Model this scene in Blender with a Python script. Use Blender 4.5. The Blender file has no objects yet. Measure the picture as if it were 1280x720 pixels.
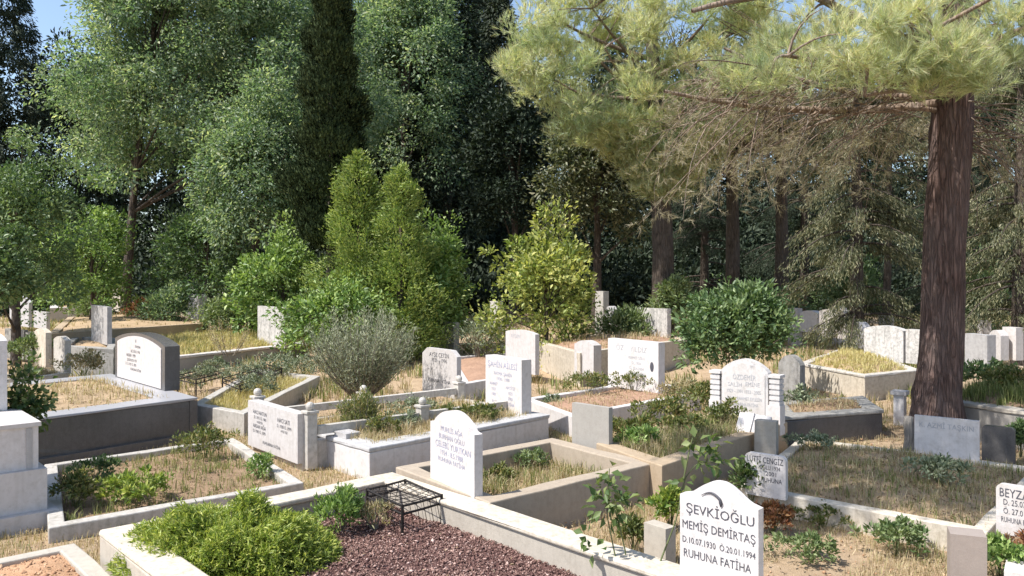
import bpy, bmesh, math, random
import numpy as np
from mathutils import Vector, Matrix

random.seed(7)
rng = np.random.default_rng(11)
scene = bpy.context.scene
COL = scene.collection
R = math.radians

# ------------------------------------------------------------------ camera
CZ, F, HX, HY = 2.3, 1000.0, 640.0, 345.0
cam_d = bpy.data.cameras.new("camera")
cam = bpy.data.objects.new("camera", cam_d)
COL.objects.link(cam)
cam.location = (0, 0, CZ)
cam.rotation_euler = (R(90), 0, 0)
cam_d.sensor_width = 36
cam_d.lens = F / 1280 * 36
cam_d.shift_y = -15.0 / 1280
cam_d.clip_end = 3000
scene.camera = cam

# ------------------------------------------------------------------ light
SUN_EL, SUN_AZ = R(55), math.atan2(-0.40, -0.92)       # azimuth of the direction TOWARDS the sun
sdir = Vector((math.cos(SUN_AZ) * math.cos(SUN_EL), math.sin(SUN_AZ) * math.cos(SUN_EL), math.sin(SUN_EL)))
world = bpy.data.worlds.new("World")
scene.world = world
world.use_nodes = True
wn = world.node_tree.nodes
wl = world.node_tree.links
wn.clear()
sky = wn.new("ShaderNodeTexSky")
sky.sky_type = 'NISHITA'
sky.sun_disc = False
sky.sun_elevation = SUN_EL
sky.sun_rotation = math.pi / 2 - SUN_AZ
sky.dust_density = 1.2
sky.air_density = 1.0
bg = wn.new("ShaderNodeBackground")
bg.inputs[1].default_value = 0.15
wo = wn.new("ShaderNodeOutputWorld")
wl.new(sky.outputs[0], bg.inputs[0])
wl.new(bg.outputs[0], wo.inputs[0])
sun_d = bpy.data.lights.new("sun", 'SUN')
sun_d.energy = 4.9
sun_d.angle = R(0.53)
sun_d.color = (1.0, 0.965, 0.91)
sun = bpy.data.objects.new("sun", sun_d)
COL.objects.link(sun)
sun.rotation_euler = sdir.to_track_quat('Z', 'Y').to_euler()
sun.location = (0, 0, 40)
vs = scene.view_settings
vs.view_transform = 'Standard'
vs.look = 'None'
vs.exposure = 0.6
vs.gamma = 1
vs.use_curve_mapping = False

# ------------------------------------------------------------------ places
def gz(y):
    t = max(0.0, y - 12.0)
    return 0.03 * t * t / (t + 3.0) if t < 60 else 0.03 * 60 * 60 / 63.0

def gzv(y):
    t = np.clip(y - 12.0, 0, 60)
    return 0.03 * t * t / (t + 3.0)

def at(px, py, z):
    """the point of the horizontal plane z seen at this place of the photograph"""
    y = (CZ - z) * F / (py - HY)
    return Vector(((px - HX) / F * y, y, z))

def far(px, py, y):
    return Vector(((px - HX) / F * y, y, CZ - (py - HY) / F * y))

def gnd(px, y):
    return Vector(((px - HX) / F * y, y, gz(y)))

# ------------------------------------------------------------------ materials
def nt(name):
    m = bpy.data.materials.new(name)
    m.use_nodes = True
    n = m.node_tree.nodes
    n.clear()
    return m, n, m.node_tree.links

def ramp(n, l, src, stops):
    r = n.new("ShaderNodeValToRGB")
    e = r.color_ramp.elements
    while len(e) < len(stops):
        e.new(0.5)
    for k, (p, c) in enumerate(stops):
        e[k].position = p
        e[k].color = (c[0], c[1], c[2], 1)
    l.new(src, r.inputs[0])
    return r.outputs[0]

def noise(n, l, vec, scale, detail=6, rough=0.6, dist=0.0):
    t = n.new("ShaderNodeTexNoise")
    t.inputs['Scale'].default_value = scale
    t.inputs['Detail'].default_value = detail
    t.inputs['Roughness'].default_value = rough
    t.inputs['Distortion'].default_value = dist
    l.new(vec, t.inputs['Vector'])
    return t.outputs['Fac']

def mapped(n, l, scale, coord='Object'):
    tc = n.new("ShaderNodeTexCoord")
    mp = n.new("ShaderNodeMapping")
    mp.inputs['Scale'].default_value = scale
    oi = n.new("ShaderNodeObjectInfo")
    ml = n.new("ShaderNodeVectorMath")
    ml.operation = 'SCALE'
    ml.inputs[3].default_value = 37.0
    cx = n.new("ShaderNodeCombineXYZ")
    for k in range(3):
        l.new(oi.outputs['Random'], cx.inputs[k])
    l.new(cx.outputs[0], ml.inputs[0])
    l.new(ml.outputs[0], mp.inputs['Location'])
    l.new(tc.outputs[coord], mp.inputs['Vector'])
    return mp.outputs[0]

def mix(n, l, a, b, fac, mode='MIX'):
    x = n.new("ShaderNodeMix")
    x.data_type = 'RGBA'
    x.blend_type = mode
    if isinstance(fac, (int, float)):
        x.inputs[0].default_value = fac
    else:
        l.new(fac, x.inputs[0])
    for s, v in ((6, a), (7, b)):
        if isinstance(v, tuple):
            x.inputs[s].default_value = (v[0], v[1], v[2], 1)
        else:
            l.new(v, x.inputs[s])
    return x.outputs[2]

def principled(n, l, col, rough, bump=None, bs=0.2, bd=0.01, spec=0.4):
    p = n.new("ShaderNodeBsdfPrincipled")
    if isinstance(col, tuple):
        p.inputs['Base Color'].default_value = (col[0], col[1], col[2], 1)
    else:
        l.new(col, p.inputs['Base Color'])
    if isinstance(rough, (int, float)):
        p.inputs['Roughness'].default_value = rough
    else:
        l.new(rough, p.inputs['Roughness'])
    p.inputs['Specular IOR Level'].default_value = spec
    if bump is not None:
        b = n.new("ShaderNodeBump")
        b.inputs['Strength'].default_value = bs
        b.inputs['Distance'].default_value = bd
        l.new(bump, b.inputs['Height'])
        l.new(b.outputs[0], p.inputs['Normal'])
    return p

def out(n, l, sh):
    o = n.new("ShaderNodeOutputMaterial")
    l.new(sh, o.inputs['Surface'])

def stone(name, base, dirt, veins=0.25, stain=0.5, rough=0.5, grain=0.0):
    """cut stone with cloudy tone, weather stains and run marks"""
    m, n, l = nt(name)
    v = mapped(n, l, (1, 1, 1))
    d1 = tuple(c * (1 - veins * 0.45) for c in base)
    cloud = ramp(n, l, noise(n, l, v, 5.5, 8, 0.65, 1.2), [(0.3, d1), (0.62, base)])
    spots = ramp(n, l, noise(n, l, v, 17, 8, 0.72), [(0.47, (0, 0, 0)), (0.74, (1, 1, 1))])
    vr = mapped(n, l, (9, 9, 0.9))
    runs = ramp(n, l, noise(n, l, vr, 2.2, 6, 0.6), [(0.5, (0, 0, 0)), (0.8, (1, 1, 1))])
    c1 = mix(n, l, cloud, dirt, mix(n, l, (0, 0, 0), spots, stain))
    c2 = mix(n, l, c1, dirt, mix(n, l, (0, 0, 0), runs, stain * 0.8))
    if grain > 0:
        g = noise(n, l, v, 160, 2, 0.5)
        gg = ramp(n, l, g, [(0.4, tuple(c * (1 - grain) for c in base)), (0.6, base)])
        c2 = mix(n, l, c2, gg, 0.5)
    oi = n.new("ShaderNodeObjectInfo")
    tone = ramp(n, l, oi.outputs['Random'], [(0.0, (0.84, 0.83, 0.82)), (0.5, (0.97, 0.95, 0.93)), (1.0, (1, 1, 1))])
    c2 = mix(n, l, c2, tone, 1.0, 'MULTIPLY')
    bh = noise(n, l, v, 45, 6, 0.7)
    p = principled(n, l, c2, rough, bh, 0.25, 0.006)
    out(n, l, p.outputs[0])
    return m

def soil(name, c0, c1, c2, scale=9.0, bump=0.02):
    m, n, l = nt(name)
    v = mapped(n, l, (1, 1, 1))
    a = ramp(n, l, noise(n, l, v, scale, 10, 0.72, 0.5), [(0.3, c0), (0.5, c1), (0.7, c2)])
    b = ramp(n, l, noise(n, l, v, 1.3, 5, 0.6), [(0.35, tuple(x * 0.72 for x in c1)), (0.65, tuple(min(1, x * 1.15) for x in c1))])
    c = mix(n, l, a, b, 0.45)
    sp = ramp(n, l, noise(n, l, v, 85, 4, 0.7), [(0.62, (0, 0, 0)), (0.75, (1, 1, 1))])
    c = mix(n, l, c, tuple(min(1, x * 1.5) for x in c2), mix(n, l, (0, 0, 0), sp, 0.6))
    p = principled(n, l, c, 0.95, noise(n, l, v, 28, 10, 0.75), 0.9, bump, 0.15)
    out(n, l, p.outputs[0])
    return m

def leafmat(name, stops, trans=0.25, rough=0.45, spec=0.35, tmul=1.3, mul=1.0):
    """each leaf has its own tone of the plant's colour"""
    m, n, l = nt(name)
    g = n.new("ShaderNodeNewGeometry")
    stops = [(p, tuple(min(0.78, x * mul) for x in q)) for p, q in stops]
    c = ramp(n, l, g.outputs['Random Per Island'], stops)
    ta = n.new("ShaderNodeAttribute")
    ta.attribute_name = 'tone'
    c = mix(n, l, c, mix(n, l, c, (0.5, 0.62, 0.56), 1.0, 'MULTIPLY'), ta.outputs['Fac'])
    p = principled(n, l, c, rough, spec=spec)
    t = n.new("ShaderNodeBsdfTranslucent")
    tc = mix(n, l, c, (tmul, tmul * 1.05, tmul * 0.55), 1.0, 'MULTIPLY')
    l.new(tc, t.inputs[0])
    ms = n.new("ShaderNodeMixShader")
    ms.inputs[0].default_value = trans
    l.new(p.outputs[0], ms.inputs[1])
    l.new(t.outputs[0], ms.inputs[2])
    out(n, l, ms.outputs[0])
    return m

def bark(name, c0, c1, c2, sc=(5, 5, 1.1), depth=0.03):
    m, n, l = nt(name)
    v = mapped(n, l, sc)
    vo = n.new("ShaderNodeTexVoronoi")
    vo.feature = 'DISTANCE_TO_EDGE'
    vo.inputs['Scale'].default_value = 2.6
    nv = n.new("ShaderNodeTexNoise")
    nv.inputs['Scale'].default_value = 1.6
    nv.inputs['Detail'].default_value = 6
    l.new(v, nv.inputs['Vector'])
    va = n.new("ShaderNodeVectorMath")
    va.operation = 'MULTIPLY_ADD'
    va.inputs[1].default_value = (0.9, 0.9, 0.9)
    l.new(nv.outputs['Color'], va.inputs[0])
    l.new(v, va.inputs[2])
    l.new(va.outputs[0], vo.inputs['Vector'])
    e = ramp(n, l, vo.outputs['Distance'], [(0.0, c0), (0.12, c1), (0.5, c2)])
    f = ramp(n, l, noise(n, l, v, 6, 8, 0.7), [(0.35, c0), (0.65, c2)])
    c = mix(n, l, e, f, 0.4)
    tcv = mapped(n, l, (1, 1, 0.5))
    pm = ramp(n, l, noise(n, l, tcv, 2.4, 7, 0.7), [(0.42, (0, 0, 0)), (0.68, (1, 1, 1))])
    grey = tuple(0.35 * sum(c2) / 3 + 0.45 * x for x in c2)
    c = mix(n, l, c, grey, mix(n, l, (0, 0, 0), pm, 0.75))
    hb = mix(n, l, ramp(n, l, vo.outputs['Distance'], [(0, (0, 0, 0)), (0.25, (1, 1, 1))]), noise(n, l, v, 9, 8, 0.7), 0.4)
    p = principled(n, l, c, 0.9, hb, 1.0, depth, 0.2)
    out(n, l, p.outputs[0])
    return m

def plain(name, c, rough=0.6, metal=0.0, var=0.25):
    m, n, l = nt(name)
    v = mapped(n, l, (1, 1, 1))
    cc = ramp(n, l, noise(n, l, v, 14, 6, 0.65), [(0.3, tuple(x * (1 - var) for x in c)), (0.7, tuple(min(1, x * (1 + var)) for x in c))])
    p = principled(n, l, cc, rough, noise(n, l, v, 60, 4, 0.6), 0.2, 0.004)
    p.inputs['Metallic'].default_value = metal
    out(n, l, p.outputs[0])
    return m

M = {}
M['marble'] = stone('white_marble', (0.64, 0.61, 0.6), (0.33, 0.29, 0.24), 0.24, 0.42)
M['marble_old'] = stone('aged_marble', (0.58, 0.55, 0.51), (0.26, 0.24, 0.19), 0.3, 0.75)
M['marble_cream'] = stone('cream_marble', (0.62, 0.56, 0.47), (0.3, 0.25, 0.18), 0.3, 0.8)
M['marble_grey'] = stone('grey_veined_marble', (0.5, 0.49, 0.49), (0.26, 0.25, 0.25), 0.5, 0.6)
M['marble_mottled'] = stone('mottled_marble', (0.62, 0.6, 0.58), (0.16, 0.16, 0.15), 0.5, 1.0)
M['weathered'] = stone('weathered_stone', (0.36, 0.35, 0.33), (0.15, 0.14, 0.12), 0.5, 0.9, 0.8)
M['granite'] = stone('dark_granite', (0.14, 0.135, 0.135), (0.05, 0.046, 0.042), 0.6, 0.7, 0.22, 0.4)
M['granite_grey'] = stone('grey_granite', (0.42, 0.42, 0.44), (0.25, 0.24, 0.23), 0.2, 0.3, 0.4, 0.3)
M['concrete'] = stone('concrete', (0.46, 0.42, 0.36), (0.22, 0.19, 0.15), 0.35, 0.8, 0.85, 0.15)
M['concrete_tan'] = stone('tan_concrete', (0.46, 0.36, 0.25), (0.22, 0.16, 0.1), 0.35, 0.75, 0.85, 0.15)
M['concrete_brown'] = stone('brown_concrete', (0.42, 0.355, 0.28), (0.2, 0.155, 0.115), 0.35, 0.75, 0.85, 0.15)
M['concrete_grey'] = stone('grey_concrete', (0.36, 0.34, 0.31), (0.2, 0.18, 0.16), 0.3, 0.6, 0.85, 0.15)
M['taupe'] = stone('brown_grey_stone', (0.34, 0.29, 0.26), (0.2, 0.16, 0.14), 0.3, 0.5, 0.75, 0.15)
M['wood'] = bark('grey_wood', (0.08, 0.07, 0.06), (0.2, 0.18, 0.15), (0.3, 0.27, 0.24), (14, 14, 1), 0.01)
M['soil'] = soil('brown_soil', (0.17, 0.11, 0.07), (0.28, 0.19, 0.12), (0.4, 0.29, 0.19))
M['soil_dry'] = soil('dry_tan_soil', (0.25, 0.175, 0.1), (0.4, 0.29, 0.18), (0.52, 0.4, 0.27))
M['soil_clay'] = soil('clay_soil', (0.36, 0.2, 0.11), (0.46, 0.28, 0.165), (0.56, 0.37, 0.24))
M['soil_red'] = soil('red_soil', (0.26, 0.155, 0.105), (0.36, 0.225, 0.155), (0.46, 0.31, 0.22))
M['ground'] = soil('dry_ground', (0.24, 0.165, 0.1), (0.39, 0.285, 0.185), (0.52, 0.4, 0.28), 5)
M['mulch_bed'] = soil('mulch_bed', (0.07, 0.038, 0.034), (0.12, 0.065, 0.058), (0.18, 0.1, 0.09), 25)
M['mulch'] = leafmat('mulch_chips', [(0.0, (0.08, 0.042, 0.038)), (0.5, (0.15, 0.09, 0.076)), (0.88, (0.24, 0.155, 0.13)), (1.0, (0.45, 0.33, 0.29))], 0.0, 0.95, 0.08, mul=1.4)
M['clod'] = leafmat('soil_clods', [(0.0, (0.3, 0.17, 0.1)), (0.6, (0.46, 0.28, 0.17)), (1.0, (0.58, 0.4, 0.27))], 0.0, 0.95, 0.1)
M['iron'] = plain('rusty_iron', (0.035, 0.03, 0.028), 0.6, 0.6, 0.5)
M['letter'] = plain('dark_lettering', (0.07, 0.07, 0.085), 0.6)
M['letter_grey'] = plain('grey_lettering', (0.38, 0.38, 0.4), 0.6)
M['letter_blue'] = plain('blue_grey_lettering', (0.3, 0.3, 0.4), 0.6)
M['letter_red'] = plain('faded_red_lettering', (0.55, 0.36, 0.36), 0.6)
M['ash'] = leafmat('ash_leaves', [(0, (0.037, 0.058, 0.034)), (0.5, (0.079, 0.107, 0.065)), (0.85, (0.126, 0.150, 0.095)), (1, (0.230, 0.233, 0.150))], 0.45, mul=2.7)
M['oak'] = leafmat('green_leaves', [(0, (0.037, 0.063, 0.027)), (0.5, (0.081, 0.121, 0.048)), (1, (0.161, 0.199, 0.095))], 0.28, mul=1.8)
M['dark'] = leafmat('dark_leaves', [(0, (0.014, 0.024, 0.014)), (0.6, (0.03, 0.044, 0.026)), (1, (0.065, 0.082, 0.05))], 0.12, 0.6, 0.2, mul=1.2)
M['cypress'] = leafmat('cypress_leaves', [(0, (0.02, 0.034, 0.014)), (0.6, (0.045, 0.07, 0.026)), (1, (0.1, 0.13, 0.05))], 0.04, 0.75, 0.12, mul=0.8)
M['thuja'] = leafmat('thuja_leaves', [(0, (0.052, 0.086, 0.020)), (0.5, (0.115, 0.154, 0.040)), (1, (0.217, 0.239, 0.075))], 0.28, mul=2.1)
M['bright'] = leafmat('bright_leaves', [(0, (0.057, 0.099, 0.023)), (0.5, (0.125, 0.178, 0.051)), (1, (0.249, 0.297, 0.114))], 0.3, mul=1.9)
M['yellow'] = leafmat('yellow_green_leaves', [(0, (0.08, 0.1, 0.025)), (0.5, (0.175, 0.19, 0.055)), (1, (0.31, 0.29, 0.1))], 0.35, mul=2.0)
M['pale'] = leafmat('pale_green_leaves', [(0, (0.1, 0.14, 0.05)), (0.5, (0.19, 0.24, 0.1)), (1, (0.32, 0.36, 0.19))], 0.3, mul=1.1)
M['fresh'] = leafmat('fresh_green_leaves', [(0, (0.084, 0.127, 0.021)), (0.5, (0.181, 0.225, 0.048)), (1, (0.348, 0.353, 0.104))], 0.32, mul=1.6)
M['olive'] = leafmat('grey_olive_leaves', [(0, (0.1, 0.115, 0.07)), (0.5, (0.19, 0.205, 0.13)), (1, (0.32, 0.33, 0.23))], 0.15, 0.6, mul=1.45)
M['needle'] = leafmat('pine_needles', [(0, (0.11, 0.12, 0.065)), (0.45, (0.218, 0.222, 0.15)), (0.74, (0.315, 0.31, 0.225)), (0.78, (0.19, 0.14, 0.095)), (1, (0.36, 0.28, 0.2))], 0.45, tmul=1.4, mul=2.7)
M['needle_dry'] = leafmat('dry_needles', [(0, (0.09, 0.075, 0.05)), (0.5, (0.19, 0.165, 0.11)), (1, (0.33, 0.29, 0.21))], 0.3, mul=1.6)
M['cedar'] = leafmat('cedar_sprays', [(0, (0.04, 0.05, 0.025)), (0.5, (0.1, 0.11, 0.055)), (0.85, (0.19, 0.185, 0.1)), (1, (0.34, 0.31, 0.2))], 0.25, mul=1.15)
M['hay'] = leafmat('dry_grass', [(0, (0.28, 0.2, 0.11)), (0.4, (0.44, 0.355, 0.22)), (0.8, (0.58, 0.48, 0.32)), (1, (0.3, 0.3, 0.13))], 0.25, 0.7, 0.2)
M['hay_gold'] = leafmat('golden_grass', [(0, (0.36, 0.3, 0.14)), (0.5, (0.54, 0.46, 0.22)), (1, (0.48, 0.45, 0.2))], 0.25, 0.7, 0.2)
M['grass'] = leafmat('green_grass', [(0, (0.09, 0.12, 0.03)), (0.5, (0.18, 0.21, 0.07)), (1, (0.36, 0.34, 0.15))], 0.3, 0.6, 0.25)
M['weed'] = leafmat('weed_leaves', [(0, (0.077, 0.104, 0.028)), (0.5, (0.154, 0.171, 0.055)), (0.85, (0.264, 0.247, 0.099)), (1, (0.363, 0.247, 0.132))], 0.3, mul=1.15)
M['litter'] = leafmat('fallen_leaves', [(0, (0.12, 0.075, 0.045)), (0.5, (0.26, 0.18, 0.11)), (0.85, (0.38, 0.29, 0.19)), (1, (0.22, 0.22, 0.1))], 0.1, 0.8, 0.15)
M['rust_leaf'] = leafmat('rust_leaves', [(0, (0.16, 0.06, 0.03)), (0.6, (0.3, 0.12, 0.06)), (1, (0.38, 0.2, 0.1))], 0.25)
M['rose'] = leafmat('rose_leaves', [(0, (0.040, 0.081, 0.022)), (0.5, (0.098, 0.142, 0.044)), (1, (0.230, 0.266, 0.110))], 0.3, mul=1.1)
M['bark_pine'] = bark('pine_bark', (0.03, 0.02, 0.017), (0.115, 0.07, 0.058), (0.24, 0.16, 0.135), (7, 7, 0.9), 0.05)
M['bark'] = bark('brown_bark', (0.03, 0.023, 0.018), (0.085, 0.065, 0.05), (0.16, 0.125, 0.1))
M['twig'] = bark('twig_bark', (0.1, 0.07, 0.05), (0.24, 0.17, 0.125), (0.38, 0.29, 0.22))
M['twig_grey'] = bark('grey_twigs', (0.12, 0.1, 0.07), (0.25, 0.21, 0.16), (0.38, 0.33, 0.26))
M['stalk'] = plain('green_stalk', (0.11, 0.13, 0.05), 0.6)

# ------------------------------------------------------------------ mesh helpers
def tag(o, label=None, cat=None, group=None, kind=None):
    if label: o['label'] = label
    if cat: o['category'] = cat
    if group: o['group'] = group
    if kind: o['kind'] = kind
    return o

def link(name, me, mat=None, parent=None, loc=None):
    o = bpy.data.objects.new(name, me)
    COL.objects.link(o)
    if mat is not None and not me.materials:
        me.materials.append(mat)
    if parent is not None:
        o.parent = parent
    if loc is not None:
        o.location = loc
    return o

def empty(name, loc, label, cat, group=None, rz=0.0):
    o = bpy.data.objects.new(name, None)
    COL.objects.link(o)
    o.location = loc
    o.rotation_euler = (0, 0, rz)
    o.empty_display_size = 0.2
    return tag(o, label, cat, group)

def mesh_np(name, V, T):
    """mesh from a vertex array and a triangle (or quad) array"""
    V = np.ascontiguousarray(V, dtype=np.float32)
    T = np.ascontiguousarray(T, dtype=np.int32)
    k = T.shape[1]
    me = bpy.data.meshes.new(name)
    me.vertices.add(len(V))
    me.vertices.foreach_set('co', V.ravel())
    me.loops.add(T.size)
    me.loops.foreach_set('vertex_index', T.ravel())
    me.polygons.add(len(T))
    me.polygons.foreach_set('loop_start', np.arange(0, T.size, k, dtype=np.int32))
    me.update(calc_edges=True)
    return me

def toned(me, tone, k):
    """each sprig keeps its own tone; k vertices to one value"""
    at_ = me.attributes.new('tone', 'FLOAT', 'POINT')
    at_.data.foreach_set('value', np.repeat(tone, k).astype(np.float32))
    return me

def unit(a):
    return a / np.maximum(np.linalg.norm(a, axis=-1, keepdims=True), 1e-9)

def rdir(n):
    return unit(rng.normal(size=(n, 3)))

def leaf_arrays(C, D, N, L, W, fold=0.25):
    """folded diamond leaves: base at C, pointing along D, face normal N"""
    D = unit(D)
    S = unit(np.cross(D, N))
    U = np.cross(S, D)
    n = len(C)
    L = np.broadcast_to(np.asarray(L, dtype=float), (n,))[:, None]
    W = np.broadcast_to(np.asarray(W, dtype=float), (n,))[:, None]
    b = C
    t = C + D * L - U * L * 0.12
    mid = C + D * L * 0.45 + U * W * fold
    V = np.stack([b, mid + S * W * 0.5, t, mid - S * W * 0.5], 1).reshape(-1, 3)
    i = np.arange(n)[:, None] * 4
    T = np.concatenate([i + np.array([[0, 1, 2]]), i + np.array([[0, 2, 3]])], 1).reshape(-1, 3)
    return V, T

def needle_arrays(C, D, L, W):
    D = unit(D)
    S = unit(np.cross(D, rdir(len(C))))
    n = len(C)
    L = np.broadcast_to(np.asarray(L, dtype=float), (n,))[:, None]
    W = np.broadcast_to(np.asarray(W, dtype=float), (n,))[:, None]
    V = np.stack([C - S * W * 0.5, C + S * W * 0.5, C + D * L], 1).reshape(-1, 3)
    T = np.arange(3 * n).reshape(-1, 3)
    return V, T

def blade_arrays(P, H, W, lean=0.5):
    """bent grass blades rooted at P"""
    n = len(P)
    H = np.broadcast_to(np.asarray(H, dtype=float), (n,))[:, None]
    W = np.broadcast_to(np.asarray(W, dtype=float), (n,))[:, None]
    a = rng.uniform(0, 2 * np.pi, n)
    dr = np.stack([np.cos(a), np.sin(a), np.zeros(n)], 1)
    b = a + np.pi / 2 + rng.normal(0, 0.5, n)
    sd = np.stack([np.cos(b), np.sin(b), np.zeros(n)], 1)
    ln = np.abs(rng.normal(0, lean, n))[:, None]
    up = np.array([[0, 0, 1.0]])
    m = P + (up * 0.6 + dr * ln * 0.3) * H
    t = P + (up * (1 - 0.35 * np.minimum(ln, 1.5)) + dr * ln * 0.9) * H
    V = np.stack([P - sd * W / 2, P + sd * W / 2, m + sd * W * 0.4, m - sd * W * 0.4, t], 1).reshape(-1, 3)
    i = np.arange(n)[:, None] * 5
    T = np.concatenate([i + np.array([[0, 1, 2]]), i + np.array([[0, 2, 3]]), i + np.array([[3, 2, 4]])], 1).reshape(-1, 3)
    return V, T

OCT_V = np.array([[1, 0, 0], [-1, 0, 0], [0, 1, 0], [0, -1, 0], [0, 0, 1], [0, 0, -1]], float)
OCT_F = np.array([[0, 2, 4], [2, 1, 4], [1, 3, 4], [3, 0, 4], [2, 0, 5], [1, 2, 5], [3, 1, 5], [0, 3, 5]])

def chip_arrays(P, size, flat=0.45):
    n = len(P)
    s = np.broadcast_to(np.asarray(size, dtype=float), (n,))[:, None, None]
    V = OCT_V[None] * rng.uniform(0.45, 1.25, (n, 6, 1)) * np.array([[[1.2, 0.8, flat]]])
    a, b = rng.uniform(0, 6.28, n), rng.normal(0, 0.5, n)
    ca, sa, cb, sb = np.cos(a), np.sin(a), np.cos(b), np.sin(b)
    x, y, z = V[..., 0], V[..., 1], V[..., 2]
    x, z = x * cb[:, None] - z * sb[:, None], x * sb[:, None] + z * cb[:, None]
    x, y = x * ca[:, None] - y * sa[:, None], x * sa[:, None] + y * ca[:, None]
    V = np.stack([x, y, z], -1) * s + P[:, None, :]
    T = (np.arange(n)[:, None, None] * 6 + OCT_F[None]).reshape(-1, 3)
    return V.reshape(-1, 3), T

class Tubes:
    """collects tapered tubes into one mesh"""
    def __init__(self):
        self.V, self.Q, self.n = [], [], 0
    def add(self, pts, rad, sides=6, rough=0.0):
        pts = np.asarray([tuple(p) for p in pts], float)
        rad = np.broadcast_to(np.asarray(rad, float), (len(pts),))
        tg = unit(np.gradient(pts, axis=0))
        ref = np.array([0.31, 0.87, 0.38]) if abs(tg[0, 2]) > 0.8 else np.array([0.02, 0.03, 1.0])
        s = unit(np.cross(tg, ref))
        u = np.cross(s, tg)
        a = np.linspace(0, 2 * np.pi, sides, endpoint=False)
        k = 1 + (rng.normal(0, rough, (len(pts), sides)) if rough else 0)
        ring = pts[:, None, :] + (s[:, None, :] * np.cos(a)[None, :, None] + u[:, None, :] * np.sin(a)[None, :, None]) * (rad[:, None] * k)[..., None]
        self.V.append(ring.reshape(-1, 3))
        i = np.arange(len(pts) - 1)[:, None] * sides
        j = np.arange(sides)[None, :]
        q = np.stack([i + j, i + (j + 1) % sides, i + sides + (j + 1) % sides, i + sides + j], -1).reshape(-1, 4)
        self.Q.append(q + self.n)
        self.n += len(pts) * sides
    def mesh(self, name, smooth=True):
        me = mesh_np(name, np.concatenate(self.V), np.concatenate(self.Q))
        if smooth:
            me.polygons.foreach_set('use_smooth', np.ones(len(me.polygons), bool))
        return me

def curve_pts(p0, p1, bend, n=7):
    p0, p1 = np.asarray(tuple(p0), float), np.asarray(tuple(p1), float)
    t = np.linspace(0, 1, n)[:, None]
    return p0 + (p1 - p0) * t + np.asarray(bend, float)[None] * (4 * t * (1 - t)) * 0.5

def bm_mesh(name, bm, bevel=0.0, seg=2):
    if bevel > 0:
        es = [e for e in bm.edges if len(e.link_faces) == 2 and e.calc_face_angle(0) > 0.5]
        bmesh.ops.bevel(bm, geom=es, offset=bevel, segments=seg, profile=0.5, affect='EDGES', clamp_overlap=True)
    bmesh.ops.recalc_face_normals(bm, faces=bm.faces)
    me = bpy.data.meshes.new(name)
    bm.to_mesh(me)
    bm.free()
    return me

def bm_box(bm, x0, x1, y0, y1, z0, z1):
    v = [bm.verts.new(p) for p in ((x0, y0, z0), (x1, y0, z0), (x1, y1, z0), (x0, y1, z0), (x0, y0, z1), (x1, y0, z1), (x1, y1, z1), (x0, y1, z1))]
    for f in ((0, 3, 2, 1), (4, 5, 6, 7), (0, 1, 5, 4), (1, 2, 6, 5), (2, 3, 7, 6), (3, 0, 4, 7)):
        bm.faces.new([v[i] for i in f])

def bm_prism(bm, prof, y0, y1):
    """profile of (x, z) points pushed from y0 to y1"""
    a = [bm.verts.new((x, y0, z)) for x, z in prof]
    b = [bm.verts.new((x, y1, z)) for x, z in prof]
    bm.faces.new(a)
    bm.faces.new(list(reversed(b)))
    n = len(prof)
    for i in range(n):
        j = (i + 1) % n
        bm.faces.new((a[j], a[i], b[i], b[j]))

def worn(me, amp):
    """slightly uneven edges and faces"""
    ph = random.uniform(0, 50)
    for v in me.vertices:
        c = v.co
        v.co.z += amp * math.sin(c.x * 3.1 + ph) * math.cos(c.y * 2.3 + ph)
# ------------------------------------------------------------------ graves
PLOTS = []          # outlines of the plots, so that loose grass keeps outside them

def ccw(q):
    a = sum(q[i].x * q[(i + 1) % 4].y - q[(i + 1) % 4].x * q[i].y for i in range(4))
    return q if a > 0 else list(reversed(q))

def inset(q, d):
    """the quad moved inwards by d (outwards when d is negative)"""
    r = []
    for i in range(4):
        p, a, b = q[i], q[i - 1], q[(i + 1) % 4]
        e0 = (p - a).to_2d().normalized()
        e1 = (b - p).to_2d().normalized()
        n0, n1 = Vector((-e0.y, e0.x)), Vector((-e1.y, e1.x))
        k = d / max(0.25, 1 + n0.dot(n1))
        r.append(Vector((p.x + (n0.x + n1.x) * k, p.y + (n0.y + n1.y) * k, p.z)))
    return r

def ring_mesh(name, q, o_out, o_in, z0, z1, org, bevel=0.012):
    qo, qi = inset(q, o_out), inset(q, o_in)
    bm = bmesh.new()
    def loop(qq, z):
        return [bm.verts.new((p.x - org.x, p.y - org.y, z - org.z)) for p in qq]
    a, b, c, d = loop(qo, z0), loop(qo, z1), loop(qi, z0), loop(qi, z1)
    for i in range(4):
        j = (i + 1) % 4
        bm.faces.new((a[i], a[j], b[j], b[i]))
        bm.faces.new((b[i], b[j], d[j], d[i]))
        bm.faces.new((d[i], d[j], c[j], c[i]))
        bm.faces.new((c[i], c[j], a[j], a[i]))
    # break the long sides so that the stone can be a little uneven
    bmesh.ops.subdivide_edges(bm, edges=[e for e in bm.edges if e.calc_length() > 0.6], cuts=5, use_grid_fill=False)
    for v in bm.verts:
        v.co += Vector((random.gauss(0, 0.0035), random.gauss(0, 0.0035), random.gauss(0, 0.003)))
    return bm_mesh(name, bm, bevel)

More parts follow.
